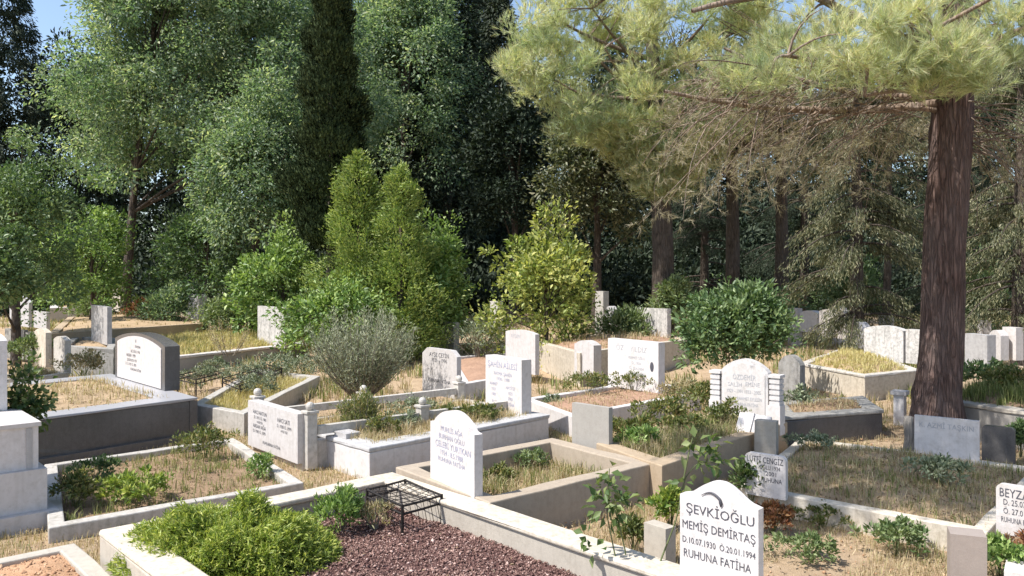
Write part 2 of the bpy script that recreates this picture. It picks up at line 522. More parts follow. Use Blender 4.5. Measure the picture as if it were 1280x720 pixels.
class Bed:
    def __init__(self, q, z, mound=0.0, amp=0.02):
        self.q = [np.array(tuple(p)) for p in q]
        self.z, self.mound, self.amp = z, mound, amp
        self.ph = rng.uniform(0, 6.28, (8, 2))
        self.fr = rng.uniform(2.0, 9.0, (8, 2)) * rng.choice([-1, 1], (8, 2))
    def at(self, s, t):
        s, t = np.asarray(s, float), np.asarray(t, float)
        q = self.q
        p = ((1 - s) * (1 - t))[..., None] * q[0] + (s * (1 - t))[..., None] * q[1] + (s * t)[..., None] * q[2] + ((1 - s) * t)[..., None] * q[3]
        h = np.zeros(s.shape)
        for (f, g), (a, b) in zip(self.fr, self.ph):
            h += np.sin(p[..., 0] * f + a) * np.sin(p[..., 1] * g + b) / (0.4 * (abs(f) + abs(g)))
        e = np.clip(4 * s * (1 - s), 0, 1) * np.clip(4 * t * (1 - t), 0, 1)
        p[..., 2] = self.z + self.amp * h + self.mound * np.sqrt(e)
        return p
    def scatter(self, n, s0=0, s1=1, t0=0, t1=1):
        return self.at(rng.uniform(s0, s1, n), rng.uniform(t0, t1, n))
    def mesh(self, name, org, m=46):
        g = np.linspace(0, 1, m)
        s, t = np.meshgrid(g, g)
        p = self.at(s, t)
        p[..., 2] += rng.normal(0, self.amp * 0.14, (m, m))
        V = p.reshape(-1, 3) - np.array(tuple(org))
        i = np.arange(m * m).reshape(m, m)
        Q = np.stack([i[:-1, :-1], i[:-1, 1:], i[1:, 1:], i[1:, :-1]], -1).reshape(-1, 4)
        me = mesh_np(name, V, Q)
        me.polygons.foreach_set('use_smooth', np.ones(len(me.polygons), bool))
        return me

def grave(label, q, z0, z1, w, mat, bed=None, cap=None, group='graves with stone kerbs', cat='grave', name='grave'):
    """kerb of four stones (with a coping slab when cap is given) round a bed of soil"""
    q = ccw([Vector((p.x, p.y, 0)) for p in q])
    PLOTS.append([(p.x, p.y) for p in inset(q, -0.02)])
    org = Vector((q[0].x, q[0].y, z0))
    root = empty(name, org, label, cat, group)
    if cap:
        t, over, cm, cw = cap
        link('kerb', ring_mesh('kerb', q, 0, w, z0 - 0.1, z1 - t, org), M[mat], root)
        link('coping', ring_mesh('coping', q, -over, cw, z1 - t + 0.001, z1, org, 0.014), M[cm], root)
    else:
        link('kerb', ring_mesh('kerb', q, 0, w, z0 - 0.1, z1, org), M[mat], root)
    b = None
    if bed:
        zb, bmat, mound, amp = bed
        b = Bed(inset(q, w * 0.9), zb, mound, amp)
        link('soil_bed', b.mesh('soil_bed', org), M[bmat], root)
    return root, b

# ------------------------------------------------------------------ headstones
_dg = None
def text_mesh(s, h, w, align='CENTER'):
    """one line of lettering as a mesh in the x-z plane, height h, at most w wide"""
    cu = bpy.data.curves.new('lettering', 'FONT')
    cu.body = s
    cu.size = h / 0.72
    cu.align_x = align
    cu.resolution_u = 2
    o = bpy.data.objects.new('lettering', cu)
    COL.objects.link(o)
    bpy.context.view_layer.update()
    me = bpy.data.meshes.new_from_object(o.evaluated_get(bpy.context.evaluated_depsgraph_get()))
    bpy.data.objects.remove(o)
    bpy.data.curves.remove(cu)
    if len(me.vertices) == 0:
        return [], []
    V = np.array([v.co[:] for v in me.vertices])
    Fc = [tuple(p.vertices) for p in me.polygons]
    bpy.data.meshes.remove(me)
    wd = V[:, 0].max() - V[:, 0].min()
    k = min(1.0, w / wd) if w else 1.0
    V = np.stack([V[:, 0] * k, V[:, 2] * 0, V[:, 1]], 1)
    return V, Fc

def profile(kind, w, h, sh=None):
    """outline of a slab in x-z, sh = height of the shoulders"""
    sh = sh or h * 0.8
    if kind == 'flat':
        return [(0, 0), (w, 0), (w, h), (0, h)]
    if kind == 'round_corner':
        r = min(w, h) * 0.14
        p = [(0, 0), (w, 0)]
        p += [(w - r + r * math.cos(a), h - r + r * math.sin(a)) for a in np.linspace(0, math.pi / 2, 6)]
        p += [(r - r * math.sin(a), h - r + r * math.cos(a)) for a in np.linspace(0, math.pi / 2, 6)]
        return p
    if kind == 'arch':
        n = 18
        return [(0, 0), (w, 0)] + [(w * (1 - i / n), sh + (h - sh) * math.sin(math.pi * i / n) ** 0.8) for i in range(n + 1)]
    if kind == 'shoulder':          # square shoulders, then a round head between them
        e = w * 0.09
        p = [(0, 0), (w, 0), (w, sh)]
        n = 20
        p += [(w - e - (w - 2 * e) * i / n, sh + 0.012 + (h - sh - 0.012) * math.sin(math.pi * i / n) ** 0.75) for i in range(n + 1)]
        return p + [(0, sh)]
    if kind == 'ogee':              # square shoulders and a head with a soft point
        e = w * 0.07
        p = [(0, 0), (w, 0), (w, sh)]
        n = 20
        for i in range(n + 1):
            t = i / n
            s = 1 - abs(2 * t - 1)
            p.append((w - e - (w - 2 * e) * t, sh + 0.01 + (h - sh - 0.01) * (0.5 - 0.5 * math.cos(math.pi * min(1, s * 1.04))) ** 0.8))
        return p + [(0, sh)]
    if kind == 'cut':               # cut corners
        c = w * 0.14
        return [(0, 0), (w, 0), (w, h - c * 0.7), (w - c, h), (c, h), (0, h - c * 0.7)]

def headstone(label, L, Rr, h, t=0.08, kind='flat', mat='marble', text=None, tmat='letter', sh=None, group=None,
              cat='headstone', name='headstone', lean=0.0, sink=0.03, border=False):
    """L and Rr: the two lower corners of the written face.  text: rows of (words, x centre 0..1, z 0..1 of h, letter height, width 0..1)"""
    d = (Rr - L)
    w = d.to_2d().length
    rz = math.atan2(d.y, d.x)
    prof = [(x, z if z > 0 else -sink) for x, z in profile(kind, w, h, sh)]
    bm = bmesh.new()
    bm_prism(bm, prof, 0, t)
    me = bm_mesh(name, bm, min(0.007, t * 0.12), 2)
    o = link(name, me, M[mat], None, (L.x, L.y, min(L.z, Rr.z)))
    o.rotation_euler = (lean, 0, rz)
    tag(o, label, cat, group)
    if border:
        bm = bmesh.new()
        inn = [(w * 0.06 + x * 0.88, max(0.02, z * 0.95 - 0.01)) for x, z in profile(kind, w, h, sh)]
        bm_prism(bm, inn, -0.009, -0.001)
        link('panel', bm_mesh('panel', bm, 0.003), M[border], o)
    if text:
        V, Fc, n = [], [], 0
        for row in text:
            s, xc, zc, lh, lw = row[:5]
            a, f = text_mesh(s, lh, lw * w)
            if len(a) == 0: continue
            a = a + np.array([xc * w, -0.0115 if border else -0.0025, zc * h - lh / 2])
            V.append(a)
            Fc += [tuple(i + n for i in q) for q in f]
            n += len(a)
        me = bpy.data.meshes.new('lettering')
        me.from_pydata(np.concatenate(V).tolist(), [], Fc)
        link('lettering', me, M[tmat], o)
    return o

def lines(z, dz, lh, rows, w=0.8, x=0.5):
    return [(r, x, z - i * dz, lh, w) for i, r in enumerate(rows)]

# ------------------------------------------------------------------ the ground
def build_ground():
    xs = np.concatenate([[-700, -300, -150, -80, -50], np.arange(-40, 40.1, 0.4), [50, 80, 150, 300, 700]])
    ys = np.concatenate([[-300, -100, -40, -15], np.arange(-6, 60.1, 0.4), [72, 90, 140, 300, 900]])
    X, Y = np.meshgrid(xs, ys)
    Z = gzv(Y)
    bump = sum(np.sin(X * f + a) * np.sin(Y * g + b) * 0.02 for f, g, a, b in rng.uniform(0.4, 3, (8, 4)))
    Z = Z - 0.02 + bump * np.where((np.abs(X) < 40) & (Y < 60), 0.5, 0)
    m, k = X.shape
    i = np.arange(m * k).reshape(m, k)
    Q = np.stack([i[:-1, :-1], i[:-1, 1:], i[1:, 1:], i[1:, :-1]], -1).reshape(-1, 4)
    me = mesh_np('ground', np.stack([X, Y, Z], -1).reshape(-1, 3), Q)
    me.polygons.foreach_set('use_smooth', np.ones(len(me.polygons), bool))
    o = link('ground', me, M['ground'])
    o['kind'] = 'structure'
build_ground()

def V3(p, z): return Vector((p.x, p.y, z))
def para(a, n, r): return [a, n, r, a + r - n]

# ---- maroon plot in the foreground (kerb corner at 490,590)
C0, L0 = at(490, 590, 0.35), at(125, 662, 0.35)
vM = (C0 - L0).normalized()
uM = Vector((vM.y, -vM.x, 0))
qM = [L0, L0 + uM * 4.6, C0 + uM * 4.6, C0]
g_M, bed_M = grave('wide white kerb round a bed of maroon mulch with a bushy green shrub', qM, 0, 0.35, 0.23, 'concrete', (0.12, 'mulch_bed', 0.04, 0.02), (0.045, 0.006, 'marble_cream', 0.25))

# ---- bare soil plot, lower left
sR = L0 - vM * 0.05 - uM * 0.5
qS = [sR, sR + uM * 3.2, sR + uM * 3.2 - vM * 2.2, sR - vM * 2.2]
g_S, bed_S = grave('grey concrete kerb round lumpy bare orange soil in the lower left corner', qS, 0, 0.14, 0.14, 'concrete', (0.1, 'soil_clay', 0.05, 0.035))

# ---- bed with leafy weeds in front of the black tomb
qR = [at(55, 580, 0.13), at(292, 547, 0.13), at(380, 603, 0.13), at(60, 660, 0.13)]
g_R, bed_R = grave('low white kerb round brown soil with leafy weeds below the black granite tomb', qR, 0, 0.13, 0.13, 'marble_old', (0.04, 'soil', 0.06, 0.03))

# ---- black granite tomb
nT, aT, rT = at(245, 497, 0.59), at(50, 522, 0.59), at(138, 467, 0.59)
aT = nT + (aT - nT) * 1.35
g_T, bed_T = grave('black granite box tomb with pale ledge and dry grass bed', para(aT, nT, rT), 0, 0.59, 0.34, 'granite',
                   (0.55, 'soil_dry', 0.05, 0.02), (0.03, 0.02, 'granite_grey', 0.42), cat='tomb', name='tomb')

vT = (nT - aT).normalized()
uT = Vector((vT.y, -vT.x, 0))
orgT = g_T.location.copy()
bm = bmesh.new(); bm_box(bm, -5.2, 0.09, -0.07, -0.001, -0.1, 0.1)
o = link('plinth', bm_mesh('plinth', bm, 0.006), M['granite'], g_T, V3(nT, 0) - orgT); o.rotation_euler.z = math.atan2(vT.y, vT.x)
bm = bmesh.new(); bm_box(bm, -0.1, 0.015, -0.014, -0.001, 0.101, 0.555)
o = link('corner_strip', bm_mesh('corner_strip', bm, 0.004), M['granite'], g_T, V3(nT, 0) - orgT); o.rotation_euler.z = math.atan2(vT.y, vT.x)

# ---- pale planter tomb in the middle
qB = para(at(393, 540, 0.36), at(462, 560, 0.36), at(686, 518, 0.36))
g_B, bed_B = grave('long pale marble planter tomb with grey rim and dry weeds in the middle', qB, 0, 0.36, 0.16, 'marble',
                   (0.30, 'soil_dry', 0.03, 0.02), (0.055, 0.012, 'marble_grey', 0.3), cat='tomb', name='tomb')

# ---- sunken bed with broad brown kerb
qE = para(at(612, 629, 0.35), at(818, 579, 0.35), at(690, 547, 0.35))
g_E, bed_E = grave('broad brown concrete kerb round a sunken bed of dry grass behind the round-topped white headstone', qE, 0, 0.35, 0.18, 'concrete_brown', (0.08, 'soil_dry', 0.05, 0.03))

# ---- tan kerb with weeds, right of the middle
qH = para(at(745, 554, 0.38), at(828, 582, 0.38), at(985, 527, 0.38))
g_H, bed_H = grave('tan concrete kerb round a bed thick with yellowing weeds and dry brush', qH, 0, 0.38, 0.2, 'concrete_tan', (0.22, 'soil_dry', 0.08, 0.03))

# ---- red earth plot with round mats of plants
qO = para(at(655, 498, 0.3), at(715, 520, 0.3), at(880, 490, 0.3))
g_O, bed_O = grave('white kerb round red earth with low domed mats of green plants', qO, 0, 0.3, 0.13, 'marble', (0.22, 'soil_red', 0.05, 0.02))

# ---- double grave with rails
cL, cR = at(310, 552, 0.1), at(373, 577, 0.1)
uN = (cR - cL).normalized()
vN = Vector((-uN.y, uN.x, 0))
qN = [cL + vN * 0.05, cR + vN * 0.05, cR + vN * 3.6, cL + vN * 3.6]
g_N, bed_N = grave('long grey-white grave with stone rails and knobbed posts behind the twin-column headstone', qN, 0, 0.32, 0.12, 'marble_old', (0.25, 'soil_dry', 0.05, 0.03))

bm = bmesh.new(); bm_box(bm, 0, 0.26, 0, 0.2, 0, 0.06)
o = link('stone_block', bm_mesh('stone_block', bm, 0.01), M['marble_grey'], None, at(418, 545, 0.362))
o.rotation_euler.z = R(-46)
tag(o, 'small grey stone block lying on the near corner of the planter tomb', 'stone block')

def post(parent, org, p, h, w=0.13):
    bm = bmesh.new()
    bm_box(bm, -w / 2, w / 2, -w / 2, w / 2, 0, h)
    bm_box(bm, -w * 0.62, w * 0.62, -w * 0.62, w * 0.62, h + 0.001, h + 0.035)
    bmesh.ops.create_uvsphere(bm, u_segments=12, v_segments=8, radius=w * 0.42, matrix=Matrix.Translation((0, 0, h + 0.035 + w * 0.36)))
    o = link('post', bm_mesh('post', bm, 0.006), M['marble_old'], parent, p - org)
    o.rotation_euler.z = math.atan2(uN.y, uN.x)
    return o
orgN = g_N.location.copy()
for side in (cL - uN * 0.02, cR + uN * 0.02):
    for k in (0.14, 1.75, 3.5):
        post(g_N, orgN, V3(side + vN * k, 0.0), 0.66 if k < 1 else 0.56)
    for k0, k1 in ((0.22, 1.67), (1.83, 3.42)):
        bm = bmesh.new()
        bm_box(bm, 0, k1 - k0, -0.045, 0.045, 0.40, 0.50)
        o = link('rail', bm_mesh('rail', bm, 0.008), M['marble_old'], g_N, V3(side + vN * k0, 0) - orgN)
        o.rotation_euler.z = math.atan2(vN.y, vN.x)

# ---- orange bed between the railed grave and the middle
qI = [at(578, 480, 0.35), at(642, 470, 0.35), at(640, 441, 0.35), at(560, 446, 0.35)]
g_I, bed_I = grave('white kerb round an orange earth bed behind the planter tomb', qI, 0.05, 0.35, 0.14, 'marble', (0.28, 'soil_red', 0.1, 0.02))

# ---- cream walled plot at the back
qW = [at(672, 427, 0.75), at(725, 441, 0.75), at(862, 424, 0.75), at(800, 411, 0.75)]
g_W, bed_W = grave('cream walled plot of orange earth behind the middle headstones', qW, 0.1, 0.75, 0.16, 'marble_cream', (0.68, 'soil_red', 0.15, 0.03))

# ---- walled strip of yellow grass, left back
qV = [at(186, 449, 0.5), at(378, 429, 0.5), at(318, 411, 0.5), at(165, 426, 0.5)]
g_V, bed_V = grave('long grey wall with white coping round a plot of yellow grass', qV, 0, 0.5, 0.2, 'concrete_grey', (0.42, 'soil_dry', 0.15, 0.03), (0.06, 0.03, 'marble', 0.24))
# white strip and low bed in front of that wall
qV2 = [at(225, 477, 0.1), at(385, 446, 0.12), at(400, 455, 0.12), at(245, 492, 0.1)]
qV3 = [at(240, 505, 0.3), at(305, 517, 0.3), at(400, 470, 0.3), at(320, 461, 0.3)]
g_V3, bed_V3 = grave('white kerb round yellow grass and wire grave frames beside the black tomb', qV3, 0, 0.3, 0.15, 'marble_old', (0.16, 'soil_dry', 0.05, 0.03))

# ---- far left soil plot
qU = [at(60, 417, 0.9), at(252, 404, 0.9), at(226, 390, 0.9), at(85, 396, 0.9)]
g_U, bed_U = grave('stone wall round a bare tan soil plot at the far left', qU, 0.2, 0.9, 0.2, 'concrete_tan', (0.85, 'soil_dry', 0.12, 0.03))
qU2 = [at(62, 385, 1.05), at(135, 382, 1.05), at(130, 375, 1.05), at(64, 377, 1.05)]
g_U2, bed_U2 = grave('bright white kerb of a distant grave under the dark trees at far left', qU2, 0.5, 1.05, 0.3, 'marble', (0.95, 'soil_dry', 0.1, 0.03))
# left cream kerb behind the white tomb
qK = [at(-20, 476, 0.35), at(52, 470, 0.35), at(86, 466, 0.35), at(40, 458, 0.35)]
g_K, bed_K = grave('cream kerb round a weedy strip behind the black tomb at far left', qK, 0, 0.35, 0.16, 'marble_cream', (0.25, 'soil_dry', 0.08, 0.03))
qK2 = [at(75, 432, 0.75), at(142, 436, 0.75), at(150, 423, 0.75), at(92, 420, 0.75)]
g_K2, bed_K2 = grave('weathered grey walled grave under the tall grey headstone', qK2, 0.1, 0.75, 0.18, 'weathered', (0.65, 'soil_dry', 0.08, 0.03))

# ---- right: cream walled planter, dark tomb, grass mound plot, grey wall
qX = [at(1081, 469, 0.5), at(1150, 462, 0.5), at(1060, 432, 0.5), at(999, 454, 0.5)]
g_X, bed_X = grave('cream walled plot of golden grass left of the big pine trunk', qX, 0, 0.5, 0.14, 'marble_cream', (0.4, 'soil_dry', 0.2, 0.03), (0.05, 0.015, 'marble_old', 0.16))
qD = para(at(975, 522, 0.38), at(1103, 512, 0.38), at(1078, 495, 0.38))
g_D, bed_D = grave('dark weathered stone tomb in shade behind the columned headstone', qD, 0, 0.38, 0.2, 'granite', (0.33, 'soil', 0.1, 0.03), (0.05, 0.02, 'weathered', 0.24), cat='tomb', name='tomb')
qRR = [at(1000, 546, 0.2), at(1310, 586, 0.2), at(1234, 665, 0.2), at(924, 608, 0.2)]
g_RR, bed_RR = grave('cream kerb round a mound of dry grass and soil in dappled pine shade', qRR, 0, 0.2, 0.13, 'marble_cream', (0.12, 'soil_dry', 0.16, 0.04))
qY = [at(1165, 497, 0.5), at(1300, 517, 0.5), at(1340, 497, 0.5), at(1215, 484, 0.5)]
g_Y, bed_Y = grave('grey walled plot right of the pine trunk with a mounded green bed', qY, 0, 0.5, 0.2, 'concrete_grey', (0.42, 'soil', 0.2, 0.03), (0.06, 0.02, 'concrete', 0.24))
qY2 = [at(1202, 465, 0.55), at(1275, 470, 0.55), at(1310, 459, 0.55), at(1222, 455, 0.55)]
g_Y2, bed_Y2 = grave('low brown kerb grave between the grey wall and the far white stones', qY2, 0.1, 0.55, 0.2, 'concrete_tan', (0.45, 'soil', 0.15, 0.03))

# ---- the white stepped tomb at the left edge
def white_tomb():
    n = at(48, 527, 0.95)
    v = Vector((0.74, 0.67, 0)).normalized()
    u = Vector((v.y, -v.x, 0))
    root = empty('tomb', V3(n, 0), 'white marble stepped tomb in blue shade cut off by the left edge', 'tomb', 'graves with stone kerbs')
    root.rotation_euler.z = math.atan2(v.y, v.x)
    for nm, z0, z1, g in (('plinth', -0.05, 0.14, 0.14), ('lower_tier', 0.141, 0.52, 0.06), ('upper_tier', 0.521, 0.91, 0.0), ('top_slab', 0.911, 0.95, 0.02)):
        bm = bmesh.new()
        bm_box(bm, -2.6 - g, g, -g, 1.0 + g, z0, z1)
        link(nm, bm_mesh(nm, bm, 0.012), M['marble'], root)
    for x in (-0.1, -1.3):          # joints of the facing slabs
        bm = bmesh.new()
        bm_box(bm, x, x + 0.05, -0.008, -0.001, 0.53, 0.9)
        link('facing_strip', bm_mesh('facing_strip', bm, 0.002), M['marble_grey'], root)
    q = [n + v * 0.1, n + v * 0.1 + Vector((-u.x, -u.y, 0)) * 1.1, n - v * 2.7 - u * 1.1, n - v * 2.7]
    PLOTS.append([(p.x, p.y) for p in ccw(q)])
    r = at(9, 513, 0.952)
    r = r - v * 0.16
    headstone('tall white headstone standing on the stepped marble tomb at the left edge', r - u * 0.75, r, 0.75, 0.16, 'arch', 'marble', None, sh=0.7, sink=0)
white_tomb()

# ------------------------------------------------------------------ headstones, near to far
HG = 'headstones of the cemetery'
sv = headstone('white headstone with a soft pointed top reading ŞEVKİOĞLU MEMİŞ DEMİRTAŞ', at(850, 716, 0.35), at(948, 744, 0.35), 0.64, 0.07, 'ogee', 'marble',
    [('ŞEVKİOĞLU', 0.52, 0.69, 0.062, 0.9), ('MEMİŞ DEMİRTAŞ', 0.5, 0.52, 0.056, 0.93), ('D.10.07.1930  Ö.20.01.1994', 0.5, 0.365, 0.042, 0.93), ('RUHUNA FATİHA', 0.48, 0.23, 0.055, 0.86)], sh=0.52, group=HG)
def emblem(parent, w, h):
    """small dark drooping rose-like mark above the words"""
    t = Tubes()
    pts = [(0.30 * w + 0.25 * w * s, -0.006, 0.845 * h + 0.06 * h * math.sin(s * 2.4) - 0.05 * h * s * s) for s in np.linspace(0, 1, 10)]
    t.add(pts, np.linspace(0.002, 0.009, 10), 6)
    e = pts[-1]
    t.add([(e[0], -0.006, e[2]), (e[0] + 0.006, -0.006, e[2] - 0.02), (e[0] + 0.004, -0.006, e[2] - 0.045)], [0.009, 0.013, 0.003], 6)
    link('emblem', t.mesh('emblem'), M['letter'], parent)
emblem(sv, 0.53, 0.64)
headstone('white round-headed headstone with faint violet lettering on the kerb behind the mulch', at(538, 597, 0.35), at(593, 622, 0.35), 0.70, 0.085, 'shoulder', 'marble',
    [('MUHLİS AĞA', 0.5, 0.74, 0.05, 0.5), ('BURHAN OĞLU', 0.5, 0.635, 0.05, 0.62), ('ÇELEBİ YURTKAN', 0.53, 0.525, 0.06, 0.86), ('1924 - 8.5.1988', 0.5, 0.42, 0.05, 0.8), ('RUHUNA FATİHA', 0.5, 0.325, 0.046, 0.76)], 'letter_blue', sh=0.55, group=HG)
headstone('wide white headstone with two columns of lettering between knobbed posts', at(310, 553, 0.1) , at(372, 577, 0.1), 0.56, 0.14, 'flat', 'marble',
    [('HACI HATUN', 0.26, 0.78, 0.05, 0.4), ('D. 1911 Ö. 1981', 0.27, 0.66, 0.04, 0.34), ('HÜSEYİN', 0.26, 0.56, 0.03, 0.2), ('HASAN AĞA', 0.25, 0.46, 0.05, 0.42), ('D. 1905 Ö. 1970', 0.25, 0.34, 0.04, 0.4),
     ('HACI SATI', 0.74, 0.76, 0.055, 0.42), ('D. 1930 Ö. 1999', 0.75, 0.63, 0.042, 0.36), ('AYŞE KIZI', 0.75, 0.53, 0.03, 0.3), ('RUHLARINA FATİHA', 0.5, 0.14, 0.04, 0.5)], 'letter', group=HG)
headstone('large white panel headstone framed in black granite on the black tomb', at(144, 471, 0.59), at(206, 489, 0.59), 0.80, 0.22, 'arch', 'granite',
    [('H', 0.46, 0.84, 0.06, 0.1), ('RUHUNA', 0.5, 0.73, 0.045, 0.22), ('ALİ OĞLU 1918', 0.45, 0.625, 0.045, 0.4), ('HASAN  1999', 0.36, 0.535, 0.055, 0.5), ('ÇELİKKAYA 1931', 0.38, 0.44, 0.045, 0.6), ('D. 1.1.1931 Ö. 2003', 0.36, 0.355, 0.045, 0.56), ('RUHUNA FATİHA', 0.46, 0.26, 0.045, 0.5)],
    'letter', sh=0.66, group=HG, border='marble', sink=0)
headstone('white headstone with blue-grey lettering in two columns on the far end of the planter tomb', at(607, 507, 0.36), at(652, 518, 0.36), 0.76, 0.17, 'flat', 'marble',
    [('ŞAHİN AİLESİ', 0.48, 0.85, 0.085, 0.84)] + lines(0.68, 0.1, 0.05, ['FATMA ŞAHİN', '1930 - 1990'], 0.56, 0.5) + lines(0.47, 0.1, 0.045, ['AHMET', '1921', '1987'], 0.34, 0.24) + lines(0.44, 0.1, 0.045, ['HATİCE', '1925', '2002'], 0.38, 0.7) + [('RUHLARINA FATİHA', 0.5, 0.13, 0.045, 0.62)],
    'letter_blue', sink=0.0, group=HG)
headstone('broad white headstone with one blank column and a small photo medallion', at(760, 480, 0.3), at(823, 490, 0.3), 0.85, 0.16, 'flat', 'marble',
    [('ÖZ', 0.25, 0.83, 0.1, 0.3), ('YILDIZ', 0.62, 0.82, 0.1, 0.4)] + lines(0.64, 0.11, 0.05, ['MEHMET OĞLU', 'D. 1938', 'Ö. 12.4.2004', 'RUHUNA FATİHA'], 0.32, 0.58), 'letter_grey', group=HG)
def medallion():
    L, Rr = at(760, 480, 0.3), at(823, 490, 0.3)
    d = Rr - L
    host = [x for x in bpy.data.objects if x.get('label', '').startswith('broad white headstone')][0]
    bm = bmesh.new()
    bmesh.ops.create_circle(bm, cap_ends=True, segments=20, radius=0.5, matrix=Matrix.Rotation(math.pi / 2, 4, 'X'))
    for v in bm.verts: v.co = Vector((v.co.x * 0.085 + 0.88 * d.to_2d().length, -0.006, v.co.z * 0.17 + 0.42))
    r = bmesh.ops.extrude_face_region(bm, geom=list(bm.faces))
    for v in r['geom']:
        if isinstance(v, bmesh.types.BMVert): v.co.y += 0.004
    link('photo_medallion', bm_mesh('photo_medallion', bm), M['letter'], host)
medallion()
headstone('narrow white headstone between the cream wall and the broad white headstone', at(718, 467, 0.3), at(742, 471, 0.3), 0.70, 0.2, 'shoulder', 'marble', None, sh=0.62, group=HG)
headstone('pale headstone with a dark right edge in front of the cream walled plot', at(632, 460, 0.3), at(669, 467, 0.3), 0.86, 0.1, 'arch', 'marble', [('AYDIN', 0.35, 0.84, 0.09, 0.34)], 'letter_grey', sh=0.8, group=HG)
headstone('plain grey headstone slab seen from its blank side between the sunken bed and the weeds', at(715, 556, 0.3), at(761, 565, 0.3), 0.5, 0.07, 'flat', 'concrete_grey', None, group=HG)
# railed grave's second stone
hN = headstone('white cut-corner headstone beside a stone post behind the grey olive shrub', at(528, 480, 0.38), at(571, 488, 0.38), 0.66, 0.09, 'cut', 'marble',
    [('AYŞE ÇETİN', 0.5, 0.84, 0.075, 0.7), ('1921 - 1996', 0.5, 0.7, 0.07, 0.8), ('RUHUNA FATİHA', 0.5, 0.16, 0.06, 0.8)], 'letter', group=HG, sink=0.15)
# columned headstone
def columned():
    L, Rr = at(902, 526, 0.33), at(960, 533, 0.33)
    o = headstone('white arched headstone with ribbed side columns and engraved lines', L, Rr, 0.86, 0.12, 'arch', 'marble',
        [('ÖZDEMİR', 0.5, 0.72, 0.07, 0.5), ('SALİH', 0.3, 0.6, 0.055, 0.3), ('EMİNE', 0.68, 0.62, 0.055, 0.3), ('1929 - 1991', 0.3, 0.5, 0.05, 0.34), ('1933 - 2005', 0.68, 0.5, 0.05, 0.34), ('ALLAH RAHMET EYLESİN', 0.5, 0.39, 0.045, 0.76), ('RUHLARINA FATİHA', 0.5, 0.3, 0.045, 0.6)],
        'letter_grey', sh=0.7, group=HG, border='marble')
    w = (Rr - L).to_2d().length
    for x0 in (-0.17, w + 0.01):
        bm = bmesh.new()
        bm_box(bm, x0, x0 + 0.16, -0.03, 0.15, -0.1, 0.28)
        for k in range(5):
            bm_box(bm, x0 + 0.012, x0 + 0.148, -0.018, 0.14, 0.281 + k * 0.072, 0.281 + k * 0.072 + 0.05)
            bm_box(bm, x0 + 0.024, x0 + 0.136, -0.004, 0.13, 0.332 + k * 0.072, 0.332 + k * 0.072 + 0.02)
        bm_box(bm, x0, x0 + 0.16, -0.03, 0.15, 0.642, 0.68)
        link('column', bm_mesh('column', bm, 0.005), M['marble'], o)
    # open book leaning on the foot of the stone
    b = empty('stone_book', at(918, 541, 0.35), 'white marble open book leaning at the foot of the columned headstone', 'stone book')
    b.rotation_euler = (R(-35), 0, math.atan2((Rr - L).y, (Rr - L).x))
    for x0, ry in ((0.0, -8), (0.2, 8)):
        bm = bmesh.new()
        bm_box(bm, 0, 0.2, 0, 0.05, 0, 0.27)
        pg = link('page', bm_mesh('page', bm, 0.01), M['marble'], b, (x0, 0, 0.015 if ry < 0 else 0.015))
        pg.rotation_euler = (0, 0, R(ry))
columned()
headstone('small white round-cornered headstone partly hidden by green leaves', at(931, 613, 0.2), at(982, 622, 0.2), 0.38, 0.06, 'round_corner', 'marble',
    [('LÜTFİ CENGİZ', 0.5, 0.86, 0.06, 0.88), ('OĞLU 1934', 0.62, 0.68, 0.042, 0.5), ('2001', 0.66, 0.53, 0.042, 0.4), ('RUHUNA', 0.66, 0.37, 0.045, 0.5)], 'letter', group=HG)
headstone('small white round-cornered headstone reading BEYZA at the right edge', at(1245, 661, 0.18), at(1304, 673, 0.18), 0.385, 0.06, 'round_corner', 'marble',
    [('BEYZA M', 0.5, 0.83, 0.075, 0.84), ('D. 25.07.1986', 0.56, 0.63, 0.05, 0.8), ('Ö. 27.01.1996', 0.56, 0.44, 0.05, 0.8), ('RUHUNA FATİHA', 0.53, 0.25, 0.045, 0.84)], 'letter', group=HG)
headstone('wide plain white headstone at the foot of the big pine trunk', at(1143, 566, 0.2), at(1224, 576, 0.2), 0.45, 0.05, 'flat', 'marble', [('K. AZMİ TAŞKIN', 0.5, 0.78, 0.062, 0.84)], 'letter_grey', group=HG)
headstone('dark rounded headstone against the grey wall right of the pine', at(1227, 572, 0.05), at(1269, 577, 0.05), 0.4, 0.1, 'round_corner', 'granite', None, group=HG)
headstone('dark mossy arched headstone beside the columned white one', at(973, 500, 0.2), at(1000, 504, 0.2), 0.78, 0.14, 'arch', 'weathered', None, sh=0.62, group=HG)
headstone('grey stub post in front of the columned headstone', at(943, 569, 0.15), at(970, 572, 0.15), 0.42, 0.14, 'flat', 'concrete', None, cat='stone post', name='stone_post')
headstone('brown-grey square stone post at the bottom edge', at(1188, 735, 0.0), at(1234, 741, 0.0), 0.40, 0.2, 'flat', 'taupe', None, cat='stone post', name='stone_post')
headstone('short concrete stub in the weeds behind the foreground kerb', at(805, 693, 0.05), at(832, 703, 0.05), 0.26, 0.12, 'flat', 'concrete', None, cat='stone post', name='stone_post')
headstone('white slab lying on its edge at the bottom right corner', at(1255, 724, 0.1), at(1310, 734, 0.1), 0.06, 0.3, 'flat', 'marble', None, cat='stone slab', name='stone_slab')
headstone('weathered grey headstone with pale patches under the dark green shrub', at(535, 436, 0.3), at(567, 442, 0.3), 0.80, 0.16, 'flat', 'marble_mottled', None, group=HG)
headstone('streaked pale headstone on the grey wall with yellow grass', at(322, 429, 0.5), at(356, 434, 0.5), 1.0, 0.12, 'flat', 'marble_mottled', None, group=HG)
